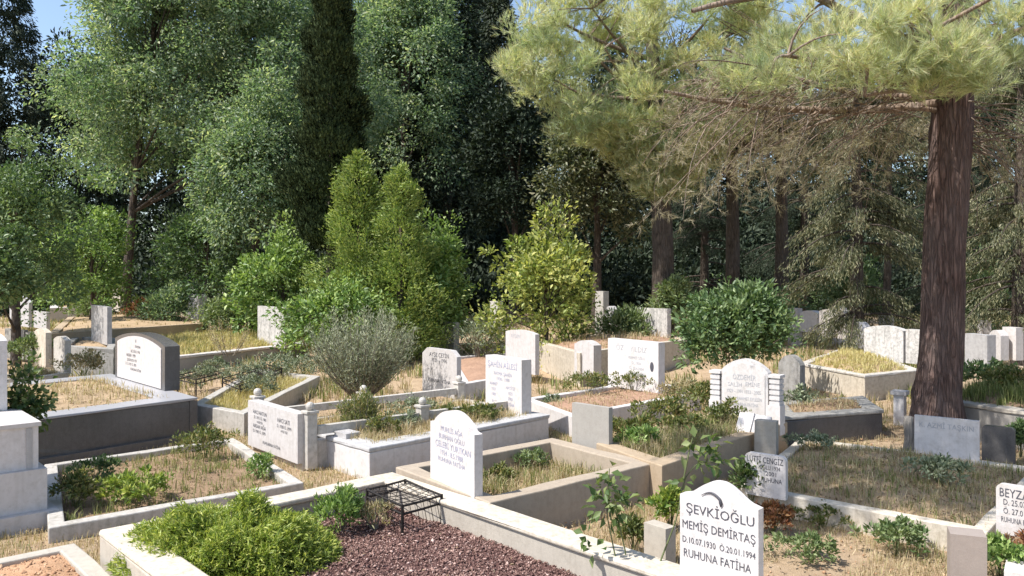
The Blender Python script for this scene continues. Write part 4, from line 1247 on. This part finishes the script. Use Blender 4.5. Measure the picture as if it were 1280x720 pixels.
# ------------------------------------------------------------------ trees
def trunk_tubes(parent, path, rad, mat, sides=12, rough=0.03, limbs=()):
    t = Tubes()
    t.add(path, rad, sides, rough)
    link('trunk', t.mesh('trunk'), M[mat], parent)
    if limbs:
        t = Tubes()
        for pts, r0, r1 in limbs:
            t.add(pts, np.linspace(r0, r1, len(pts)), 6, 0.03)
        link('limbs', t.mesh('limbs'), M[mat], parent)

def broadleaf(label, base, c, rad, n, per, L, mat, tr=0.15, rc=None, group=None, droop=0.0, cat='tree', name='tree', bark_m='bark', W=0.5, nl=14, fill=0.45):
    """trunk, limbs and a crown of leafy clumps; c = crown centre above base, rad = half sizes"""
    root = empty(name, base, label, cat, group)
    rc = rc or min(rad) * 0.26
    P, rr = clumps_in(n, c, [x - rc * 0.5 for x in rad], rc, fill=fill)
    P[:, 2] = np.maximum(P[:, 2], rc * rng.uniform(0.3, 1.2, n))
    V, T = leaf_cloud(P, rr, per, L, L * W, 0.25, droop=droop, flat=0.75)
    link('crown', toned(mesh_np('crown', V, T), rng.uniform(0, 1, n) ** 1.6, per * 4), M[mat], root)
    top = np.array([c[0] * 0.4, c[1], c[2] + rad[2] * 0.45])
    path = curve_pts((0, 0, -0.3), top, (rng.normal(0, 0.2), rng.normal(0, 0.2), 0), 9)
    limbs = []
    for k in rng.choice(n, min(n, nl), replace=False):
        q = P[k]
        f = np.clip((q[2] / top[2]) * 0.75, 0.25, 0.9)
        a = path[int(f * 8)]
        limbs.append((curve_pts(a, q, (0, 0, 0.1 * np.linalg.norm(q - a)), 6), tr * 0.4 * (1 - f * 0.5), tr * 0.06))
    trunk_tubes(root, path, tr * np.linspace(1.15, 0.25, 9), bark_m, 10, 0.03, limbs)
    return root

def conifer(label, base, h, r0, n, per, L, mat, tr=0.2, z0=0.4, shape=1.0, up=0.1, group=None, name='tree', cat='tree', W=0.3, rc=0.35, lumps=0.15, droop=0.35, nout=0.9):
    """cone or column of sprays round one straight trunk"""
    root = empty(name, base, label, cat, group)
    z = z0 + (h - z0) * rng.uniform(0, 1, n) ** 1.15
    f = (z - z0) / (h - z0)
    prof = np.minimum(1, (f + 0.04) / 0.16) ** 0.6 * (1 - f) ** shape + 0.03
    a = rng.uniform(0, 6.28, n)
    rr = r0 * prof * (rng.uniform(0.45, 1, n) ** 0.5) * (1 + lumps * np.sin(a * 3 + z * 2.1) + lumps * np.sin(z * 5 + a))
    P = np.stack([np.cos(a) * rr, np.sin(a) * rr, z], 1)
    rcs = rc * (0.5 + 0.6 * prof) * rng.uniform(0.7, 1.3, n)
    d = rdir(n * per)
    off = d * (rng.uniform(0.1, 1, n * per) ** 0.6)[:, None] * np.repeat(rcs, per)[:, None]
    C = np.repeat(P, per, 0) + off
    od = np.repeat(np.stack([np.cos(a), np.sin(a), np.zeros(n)], 1), per, 0)
    D = od * 0.7 + rdir(n * per) * 0.55 + np.array([[0, 0, up - droop]])
    s = rng.uniform(0.6, 1.3, n * per)
    V, T = leaf_arrays(C, D, rdir(n * per) * 0.35 + np.array([[0, 0, 0.2]]) + od * nout + unit(off) * 0.45, L * s, L * W * s, 0.2)
    link('crown', mesh_np('crown', V, T), M[mat], root)
    t = Tubes()
    t.add([(0, 0, -0.3), (0, 0, h * 0.4), (0.02, 0, h * 0.92)], [tr, tr * 0.7, tr * 0.1], 8, 0.03)
    link('trunk', t.mesh('trunk'), M['bark'], root)
    return root

def cp(o, loc, rz, sc, label, group=None):
    c = o.copy(); COL.objects.link(c)
    c.location = loc; c.rotation_euler = (0, 0, rz); c.scale = (sc, sc, sc)
    c['label'] = label
    if group: c['group'] = group
    for ch in list(o.children):
        k = ch.copy(); COL.objects.link(k); k.parent = c
    return c

# --- deep background: tall dark trees that close the view
BG = 'dark trees closing the view'
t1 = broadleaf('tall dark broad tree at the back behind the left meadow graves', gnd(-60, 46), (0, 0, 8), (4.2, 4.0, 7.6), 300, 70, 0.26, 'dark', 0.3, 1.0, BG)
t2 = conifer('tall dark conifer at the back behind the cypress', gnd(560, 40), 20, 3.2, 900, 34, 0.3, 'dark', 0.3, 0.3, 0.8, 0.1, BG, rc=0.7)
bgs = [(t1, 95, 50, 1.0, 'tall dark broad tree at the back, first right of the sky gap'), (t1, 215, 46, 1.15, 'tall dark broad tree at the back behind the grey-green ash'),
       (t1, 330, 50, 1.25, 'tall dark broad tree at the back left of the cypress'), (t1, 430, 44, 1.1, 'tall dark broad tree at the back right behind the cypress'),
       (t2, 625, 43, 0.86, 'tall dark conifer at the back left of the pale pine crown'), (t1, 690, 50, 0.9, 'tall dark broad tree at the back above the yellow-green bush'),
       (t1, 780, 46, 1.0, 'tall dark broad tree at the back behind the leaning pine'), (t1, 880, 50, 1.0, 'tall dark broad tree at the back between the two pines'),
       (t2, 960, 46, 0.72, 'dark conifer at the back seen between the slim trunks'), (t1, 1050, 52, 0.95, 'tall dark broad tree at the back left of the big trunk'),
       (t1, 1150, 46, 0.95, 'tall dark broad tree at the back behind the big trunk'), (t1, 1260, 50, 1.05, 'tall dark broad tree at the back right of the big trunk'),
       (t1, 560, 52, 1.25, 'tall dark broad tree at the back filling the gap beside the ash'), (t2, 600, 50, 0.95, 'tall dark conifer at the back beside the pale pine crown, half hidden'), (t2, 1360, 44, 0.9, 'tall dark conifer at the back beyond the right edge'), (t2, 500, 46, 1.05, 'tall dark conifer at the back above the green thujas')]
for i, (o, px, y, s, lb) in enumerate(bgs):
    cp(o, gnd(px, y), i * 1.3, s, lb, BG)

# --- named trees, left to right
conifer('tall dark spruce at the left edge against the sky', gnd(-4, 43), 22.5, 3.8, 1100, 40, 0.26, 'dark', 0.25, 0.5, 0.75, 0.0, rc=0.5, lumps=0.22, droop=0.5)
broadleaf('rounded mid green tree at the left edge', gnd(20, 19.5), (0, 0, 2.7), (1.8, 1.6, 2.5), 170, 90, 0.1, 'oak', 0.12, 0.42)
broadleaf('dark low tree overhanging the shaded stones at the left edge', gnd(-10, 15.5), (0, 0, 2.2), (0.95, 0.9, 1.1), 80, 90, 0.09, 'oak', 0.08, 0.28)
broadleaf('smaller yellowish green tree left of the ash trunk', gnd(110, 25), (0, 0, 2.1), (1.6, 1.4, 2.1), 110, 75, 0.12, 'bright', 0.1, 0.4)
ash = broadleaf('large grey-green ash tree with drooping leafy boughs', gnd(155, 29), (3.0, 0, 8.6), (5.7, 4.2, 6.6), 820, 165, 0.135, 'ash', 0.17, 0.75, droop=0.35, nl=30, fill=0.5)
broadleaf('second grey-green ash tree just left of the cypress', gnd(318, 24.8), (0.2, 0, 4.6), (1.9, 1.9, 3.5), 240, 130, 0.12, 'ash', 0.16, 0.7, droop=0.35, nl=16)
broadleaf('grey-green broad tree behind the right side of the cypress', gnd(505, 38.5), (0, 0, 10.0), (3.9, 3.4, 7.6), 430, 140, 0.17, 'ash', 0.24, 0.85, droop=0.3, nl=20)
broadleaf('leafy understory tree with lit yellow edges below the ash', gnd(255, 26), (0, 0, 2.4), (2.0, 1.5, 2.4), 130, 70, 0.13, 'oak', 0.1, 0.45)
conifer('tall narrow dark cypress lit along its left side', gnd(413, 21.5), 12.0, 1.12, 1700, 56, 0.1, 'cypress', 0.14, 2.9, 0.9, 0.9, rc=0.2, lumps=0.2, droop=0.0, W=0.45, nout=1.7)
TH = 'bright conifers in front of the cypress'
conifer('bright green conical thuja, the taller of the two before the cypress', gnd(448, 20.5), 5.2, 1.2, 520, 60, 0.1, 'thuja', 0.1, 0.2, 0.62, 0.5, TH, rc=0.3, lumps=0.28, droop=0.0)
conifer('bright green conical thuja, the shorter one right of its neighbour', gnd(500, 20), 4.8, 1.1, 450, 60, 0.1, 'thuja', 0.1, 0.2, 0.68, 0.5, TH, rc=0.28, lumps=0.28, droop=0.0)
broadleaf('bright green leafy bush tree right of the thujas', gnd(541, 21.2), (0, 0, 1.4), (1.2, 1.0, 2.1), 140, 55, 0.12, 'bright', 0.07, 0.32)
broadleaf('yellowish green bush tree left of the thujas', gnd(350, 22.5), (0, 0, 1.4), (1.35, 1.1, 2.2), 120, 55, 0.13, 'bright', 0.07, 0.36)
broadleaf('lower olive green bush in front of the thujas', gnd(425, 18.6), (0, 0, 1.05), (1.3, 1.0, 1.1), 100, 55, 0.11, 'bright', 0.05, 0.32)
broadleaf('low bush spilling toward the streaked headstone', gnd(392, 19.6), (0, 0, 0.9), (0.85, 0.8, 0.85), 60, 60, 0.09, 'pale', 0.05, 0.28)
broadleaf('yellow-green bush tree with loose sunlit boughs', gnd(678, 19.5), (0, 0, 1.35), (1.6, 1.3, 2.15), 170, 42, 0.13, 'yellow', 0.07, 0.36)
broadleaf('dark brown-green tree behind the yellow-green bush', gnd(745, 29), (0, 0, 5.0), (2.2, 2.0, 3.6), 200, 80, 0.17, 'cedar', 0.18, 0.6)
broadleaf('dark round-clumped conifer beside the pale pine crown', gnd(640, 33), (0, 0, 5.6), (1.9, 1.9, 4.6), 190, 80, 0.18, 'dark', 0.2, 0.65)
# shrubs at the back
SB = 'shrubs behind the graves'
bush('shrub', 'large dark green shrub with broad leaves in the middle right', 'shrub', at(922, 490, 0.1), (1.15, 1.0, 0.98), 190, 60, 0.11, 0.05, 'oak', 0.27, group=SB)
bush('shrub', 'pale green bush in front of the leaning pine trunk', 'shrub', gnd(780, 20.5), (0.75, 0.7, 0.62), 60, 50, 0.13, 0.04, 'pale', 0.28, group=SB, up=0.7)
bush('shrub', 'pale yellowish bush right of the leaning pine trunk', 'shrub', gnd(842, 23), (0.65, 0.6, 1.0), 60, 50, 0.12, 0.045, 'pale', 0.28, group=SB)
bush('shrub', 'grey twiggy dry bush left of the pale bush', 'shrub', gnd(600, 19.5), (0.85, 0.8, 0.55), 60, 30, 0.08, 0.025, 'olive', 0.25, group=SB, stems=26, stem_mat='twig_grey')
bush('shrub', 'dark small bush behind the weathered grey headstone', 'shrub', gnd(518, 20.6), (0.7, 0.6, 0.6), 60, 50, 0.09, 0.04, 'oak', 0.25, group=SB)
bush('shrub', 'small light green tree-like shrub right of the big trunk', 'shrub', gnd(1222, 24), (0.8, 0.7, 1.2), 80, 50, 0.12, 0.05, 'oak', 0.32, group=SB)
bush('shrub', 'green shrub behind the far white headstones', 'shrub', gnd(1066, 28), (1.3, 1.0, 1.2), 90, 50, 0.14, 0.06, 'oak', 0.36, group=SB)
bush('shrub', 'rust-red dry bush at the far left among the graves', 'shrub', gnd(182, 27), (0.75, 0.6, 0.55), 50, 40, 0.1, 0.04, 'rust_leaf', 0.25, group=SB)
bush('shrub', 'grey-green bush beside the small white far headstone', 'shrub', gnd(210, 25), (0.8, 0.7, 0.8), 70, 50, 0.11, 0.04, 'ash', 0.3, group=SB)
bush('shrub', 'pale weedy bush behind the yellow grass plot', 'shrub', gnd(283, 24), (1.0, 0.8, 0.7), 70, 50, 0.1, 0.045, 'pale', 0.3, group=SB)
bush('shrub', 'silvery weeds left of the thin far headstone', 'shrub', gnd(112, 28), (0.8, 0.7, 0.6), 50, 40, 0.11, 0.04, 'pale', 0.28, group=SB)
bush('shrub', 'dull shrub at the foot of the slim trunks', 'shrub', gnd(958, 25), (1.4, 1.0, 0.8), 80, 50, 0.12, 0.05, 'oak', 0.36, group=SB)

# undergrowth below the trees
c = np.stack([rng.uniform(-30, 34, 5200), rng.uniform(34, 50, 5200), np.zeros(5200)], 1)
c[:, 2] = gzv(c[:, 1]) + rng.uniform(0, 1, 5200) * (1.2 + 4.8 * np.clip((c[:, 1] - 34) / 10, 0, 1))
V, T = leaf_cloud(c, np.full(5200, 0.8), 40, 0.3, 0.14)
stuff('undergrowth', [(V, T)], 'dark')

# --- pines
def needle_tufts(P, per, blades, L, W, rc, updir, flat=0.7):
    """pine foliage: brushes of needles on the twig ends round each point"""
    n = len(P)
    d = rdir(n * per)
    C = np.repeat(P, per, 0) + d * np.array([[1, 1, flat]]) * (rng.uniform(0.2, 1, n * per) ** 0.6 * np.repeat(rc, per))[:, None]
    ax = unit(d * 0.55 + np.array([[0, 0, updir]]) + rdir(n * per) * 0.4)
    Cn = np.repeat(C, blades, 0) + np.repeat(ax, blades, 0) * rng.uniform(-0.07, 0.07, n * per * blades)[:, None]
    D = np.repeat(ax, blades, 0) * 0.95 + rdir(len(Cn)) * 0.55
    return needle_arrays(Cn, D, L * rng.uniform(0.7, 1.2, len(Cn)), W)

def pine(label, base, path, rad, limbs, P, rc, per, blades, L, W, dry=None, mats=('bark_pine', 'needle'), twigs=0, dry_tips=None):
    root = empty('pine_tree', base, label, 'pine tree')
    b = np.array(tuple(base))
    path = np.array([tuple(p) for p in path]) - b
    lim = [(curve_pts(np.array(a) - b, np.array(e) - b, bend, 8), r0, r1) for a, e, bend, r0, r1 in limbs]
    tt = np.linspace(0, 1, 26)
    k = np.linspace(0, 1, len(path))
    pp = np.stack([np.interp(tt, k, path[:, i]) for i in range(3)], 1)
    rr = np.interp(tt, k, rad)
    t = Tubes(); t.add(pp, rr, 22, 0.035)
    link('trunk', t.mesh('trunk'), M[mats[0]], root)
    t = Tubes()
    for pts, r0, r1 in lim:
        t.add(pts, np.linspace(r0, r1, len(pts)), 7, 0.04)
    link('limbs', t.mesh('limbs'), M['twig'], root)
    V, T = needle_tufts(P - b, per, blades, L, W, rc, 0.55)
    link('crown', toned(mesh_np('crown', V, T), rng.uniform(0, 1, len(P)) ** 1.5, per * blades * 3), M[mats[1]], root)
    if dry_tips is not None:
        V, T = needle_tufts(dry_tips - b, 5, 14, 0.11, 0.005, np.full(len(dry_tips), 0.2), -0.1)
        link('dry_needles', mesh_np('dry_needles', V, T), M['needle_dry'], root)
    # fine twigs that carry the brushes
    t = Tubes()
    ends = np.concatenate([pts for pts, r0, r1 in lim]) if lim else pp
    for q in P[rng.choice(len(P), min(len(P), twigs or len(P)), replace=False)] - b:
        j = np.argmin(np.linalg.norm((ends - q) * np.array([[1, 1, 1.4]]), axis=1))
        a = ends[j]
        t.add(curve_pts(a, q, (rng.normal(0, 0.1), rng.normal(0, 0.1), 0.15), 5), [0.022, 0.016, 0.012, 0.008, 0.004], 4)
    if dry is not None:
        for a, e, bend in dry:
            t.add(curve_pts(np.array(a) - b, np.array(e) - b, bend, 7), np.linspace(0.011, 0.0025, 7), 4)
    link('twigs', t.mesh('twigs'), M['twig'], root)
    return root

# near pine: trunk foot hidden by the plain headstone
B1 = gnd(1171, 11.3); B1.z = -0.05
YP = 11.3
path = [far(1171, 555, YP), far(1172, 500, YP), far(1176, 440, YP), far(1181, 300, YP), far(1188, 180, YP), far(1192, 100, YP), far(1194, 0, YP), far(1200, -150, YP)]
rad = [0.40, 0.32, 0.285, 0.275, 0.275, 0.26, 0.22, 0.14]
limbs = [(far(1186, 128, YP), far(830, 114, 10.6), (0, 0.3, -0.3), 0.075, 0.022), (far(1186, 120, YP), far(905, 60, 11.6), (0, 0, -0.5), 0.06, 0.02), (far(1187, 140, YP), far(960, 185, 11.0), (0, 0, 0.5), 0.05, 0.012), (far(1190, 108, YP), far(960, -30, 9.6), (0, 0, 0.3), 0.1, 0.03), (far(1190, 95, YP), far(1300, 30, 10.0), (0, 0, 0.2), 0.1, 0.03),
         (far(1192, 60, YP), far(1060, -60, 9.8), (0, 0, 0.1), 0.09, 0.03), (far(1192, 60, YP), far(1300, -80, 12.5), (0, 0, 0.2), 0.09, 0.03), (far(1193, 40, YP), far(1140, 52, 9.4), (0, 0, 0.25), 0.07, 0.02),
         (far(1140, 52, 9.4), far(1250, -8, 8.8), (0, 0, 0.0), 0.03, 0.02), (far(1195, 0, YP), far(900, -150, 11.5), (0, 0, 0.5), 0.1, 0.03), (far(1197, -60, YP), far(1100, -250, 10.5), (0, 0, 0.2), 0.09, 0.03),
         (far(1195, 0, YP), far(1400, -100, 11), (0, 0, 0.4), 0.09, 0.03), (far(1196, -60, YP), (-0.8, 8.0, 6.9), (0, 0, 0.5), 0.11, 0.03), (far(1192, 70, YP), far(1240, 60, 9.2), (0, 0, 0.2), 0.08, 0.02), (far(1010, -10, 10.2), far(865, 14, 10.0), (0, 0, 0.1), 0.06, 0.03),
         (far(1187, 118, YP), far(985, 70, 9.5), (0, 0, 0.1), 0.09, 0.02), (far(1187, 118, YP), far(1080, 120, 9.3), (0, 0, 0.15), 0.07, 0.02)]
def box_pts(n, x0, x1, y0, y1, d0, d1):
    return np.array([tuple(far(rng.uniform(x0, x1), rng.uniform(y0, y1), rng.uniform(d0, d1))) for _ in range(n)])
P = np.concatenate([box_pts(44, 1000, 1290, -20, 88, 8.7, 10.8), box_pts(12, 1110, 1240, 60, 112, 8.8, 9.8), box_pts(14, 960, 1130, 30, 112, 9.0, 11.0), box_pts(60, 960, 1420, -300, -10, 11.6, 13.8), box_pts(12, 880, 1020, -160, -20, 10.6, 12), box_pts(5, 900, 960, 85, 112, 10, 11.2),
    np.stack([rng.uniform(-2.2, 1.7, 170), rng.uniform(5.4, 8.0, 170), rng.uniform(6.3, 7.6, 170)], 1)])  # out-of-view crown clumps, added to cast dappled shade on the grass mound
rc1 = rng.uniform(0.16, 0.42, len(P))
dry, tips = [], []
for k in range(140):
    x = rng.uniform(900, 1170); y0 = 126 + rng.uniform(-45, 30) - (1170 - x) * 0.03
    d = rng.uniform(10.0, 12.2)
    a = far(x, y0, d)
    e = a + Vector((-rng.uniform(0.2, 1.5), rng.normal(0, 0.7), -rng.uniform(0.15, 1.5)))
    dry.append((tuple(a), tuple(e), (rng.normal(-0.3, 0.3), rng.normal(0, 0.2), rng.uniform(-0.1, 0.6))))
    tips.append(tuple(a.lerp(e, 0.75))); tips.append(tuple(e))
for k in range(50):
    a = far(1190 + rng.uniform(-10, 20), rng.uniform(105, 190), 11.3)
    e = a + Vector((rng.uniform(0.3, 1.4), rng.normal(0, 0.7), -rng.uniform(0.1, 1.3)))
    dry.append((tuple(a), tuple(e), (0.2, rng.normal(0, 0.2), rng.uniform(0, 0.5))))
    tips.append(tuple(e))
dry_tips = np.array(tips)
pine('big pine with a straight red-brown trunk and low spreading boughs', B1, path, rad, limbs, P, rc1, 36, 28, 0.14, 0.0058, dry, dry_tips=dry_tips)

# leaning pine with the wide pale crown
Y2 = 23.5
B2 = gnd(828, Y2); B2.z -= 0.1
path = [B2, far(829, 330, Y2), far(826, 250, Y2), far(822, 160, Y2), far(815, 60, Y2), far(812, -60, Y2)]
rad = [0.36, 0.31, 0.29, 0.24, 0.18, 0.1]
cx, cy = 3.9, Y2 - 0.6
limbs = []
for k in range(26):
    a = k * 2.399
    z0 = rng.uniform(5.2, 8.8)
    ln = rng.uniform(2.2, 4.3) * (1.0 if z0 < 7.8 else 0.8)
    p0 = np.array([4.25 - (z0 - 5) * 0.05, Y2, z0])
    limbs.append((p0, p0 + np.array([math.cos(a) * ln, math.sin(a) * ln * 0.8, rng.uniform(0.2, 1.6)]), (0, 0, -0.25), 0.08, 0.02))
d = rdir(430)
r = rng.uniform(0.45, 1, 430) ** 0.5
lump = 1 + 0.13 * np.sin(d[:, 0] * 6) + 0.12 * np.sin(d[:, 1] * 7 + 1) + 0.1 * np.sin(d[:, 2] * 9)
P = np.stack([4.35 + d[:, 0] * 4.4 * r * lump, cy + d[:, 1] * 3.0 * r * lump, 8.3 + d[:, 2] * 3.5 * r * lump], 1)
P = np.concatenate([P, np.stack([rng.uniform(1.6, 7.0, 110), rng.uniform(cy - 1.8, cy + 1.5, 110), rng.uniform(4.7, 6.6, 110)], 1)])
P = P[P[:, 0] > -0.3]
# the crown narrows to the trunk underneath
lowk = np.clip((P[:, 2] - 4.6) / 3.2, 0.12, 1)
P[:, 0] = 4.3 + (P[:, 0] - 4.3) * lowk ** 0.7
P[:, 1] = cy + (P[:, 1] - cy) * lowk ** 0.7
pine('leaning pine with a broad pale yellow-green crown in the middle distance', B2, path, rad, limbs, P, rng.uniform(0.25, 0.62, len(P)), 55, 13, 0.2, 0.013, None, ('bark', 'needle'), 300)

# slim pines and drooping cedars behind on the right
def slim(label, px, y, r, h, px1=None):
    b = gnd(px, y)
    root = empty('pine_tree', b, label, 'pine tree', 'slim trunks on the right')
    t = Tubes()
    tip = np.array([((px1 or px) - px) / F * y, 0, h])
    t.add(curve_pts((0, 0, -0.2), tip, (rng.normal(0, 0.15), 0, 0), 12), np.linspace(r, r * 0.55, 12), 12, 0.04)
    link('trunk', t.mesh('trunk'), M['bark'], root)
    P, rr = clumps_in(70, (tip[0], 0, h + 0.3), (2.3, 2.0, 1.5), 0.5)
    V, T = needle_tufts(P, 26, 10, 0.2, 0.016, rr, 0.5)
    link('crown', mesh_np('crown', V, T), M['needle_dry'], root)
    t = Tubes()
    for q in P[:24]:
        t.add(curve_pts(tip * 0.93, q, (0, 0, 0.2), 5), [0.05, 0.04, 0.03, 0.02, 0.01], 5)
    link('limbs', t.mesh('limbs'), M['bark'], root)
slim('slim brown pine trunk, left one between the shrub and the big pine', 914, 25, 0.27, 6.2)
slim('slim brown pine trunk, right one between the shrub and the big pine', 976, 26, 0.26, 6.4)
slim('pale thin pine trunk further right beside the cedar sprays', 1105, 22, 0.12, 5.6, 1112)

def cedar(label, base, h, r0, n, per, mat='cedar', z0=1.0, group='drooping cedars on the right'):
    """layered boughs with hanging sprays"""
    root = empty('cedar_tree', base, label, 'cedar tree', group)
    t, L_ = Tubes(), Tubes()
    t.add([(0, 0, -0.2), (0.03, 0, h * 0.5), (0, 0, h)], [0.2, 0.14, 0.03], 9, 0.04)
    link('trunk', t.mesh('trunk'), M['bark'], root)
    CC, DD = [], []
    for k in range(n):
        z = z0 + (h - z0) * rng.uniform(0, 1)
        a = rng.uniform(0, 6.28)
        ln = r0 * (1.05 - z / h) ** 0.35 * rng.uniform(0.45, 1.1)
        e = np.array([math.cos(a) * ln, math.sin(a) * ln, z - ln * rng.uniform(0.15, 0.5)])
        pts = curve_pts((0, 0, z), e, (0, 0, ln * 0.25), 9)
        L_.add(pts, np.linspace(0.035, 0.006, 9), 4)
        f = rng.uniform(0.25, 1, per)
        q = np.stack([np.interp(f, np.linspace(0, 1, 9), pts[:, i]) for i in range(3)], 1)
        side = rng.normal(0, 0.1, (per, 3)) * (0.5 + ln * 0.35)
        side[:, 2] = -np.abs(side[:, 2]) * 1.5
        CC.append(q + side)
        DD.append(np.array([[math.cos(a) * 0.35, math.sin(a) * 0.35, -0.75]]) + rdir(per) * 0.5)
    C, D = np.concatenate(CC), np.concatenate(DD)
    s = rng.uniform(0.6, 1.3, len(C))
    V, T = leaf_arrays(C, D, rdir(len(C)), 0.1 * s, 0.02 * s, 0.2)
    link('crown', mesh_np('crown', V, T), M[mat], root)
    link('limbs', L_.mesh('limbs'), M['bark'], root)
    return root
cedar('drooping brown-green cedar left of the big trunk', gnd(1070, 20), 7.5, 2.5, 75, 700)
cedar('drooping brown-green cedar right of the big trunk', gnd(1275, 18.5), 7.5, 2.3, 70, 700)
cedar('drooping dark cedar standing behind the big trunk', gnd(1180, 27), 8.5, 2.8, 80, 640, 'dark')
cedar('drooping dark cedar behind the slim trunks', gnd(1005, 30), 8.5, 2.6, 65, 560, 'dark')
cedar('drooping dark cedar behind the leaning pine', gnd(880, 32), 8.0, 2.6, 65, 560, 'dark')
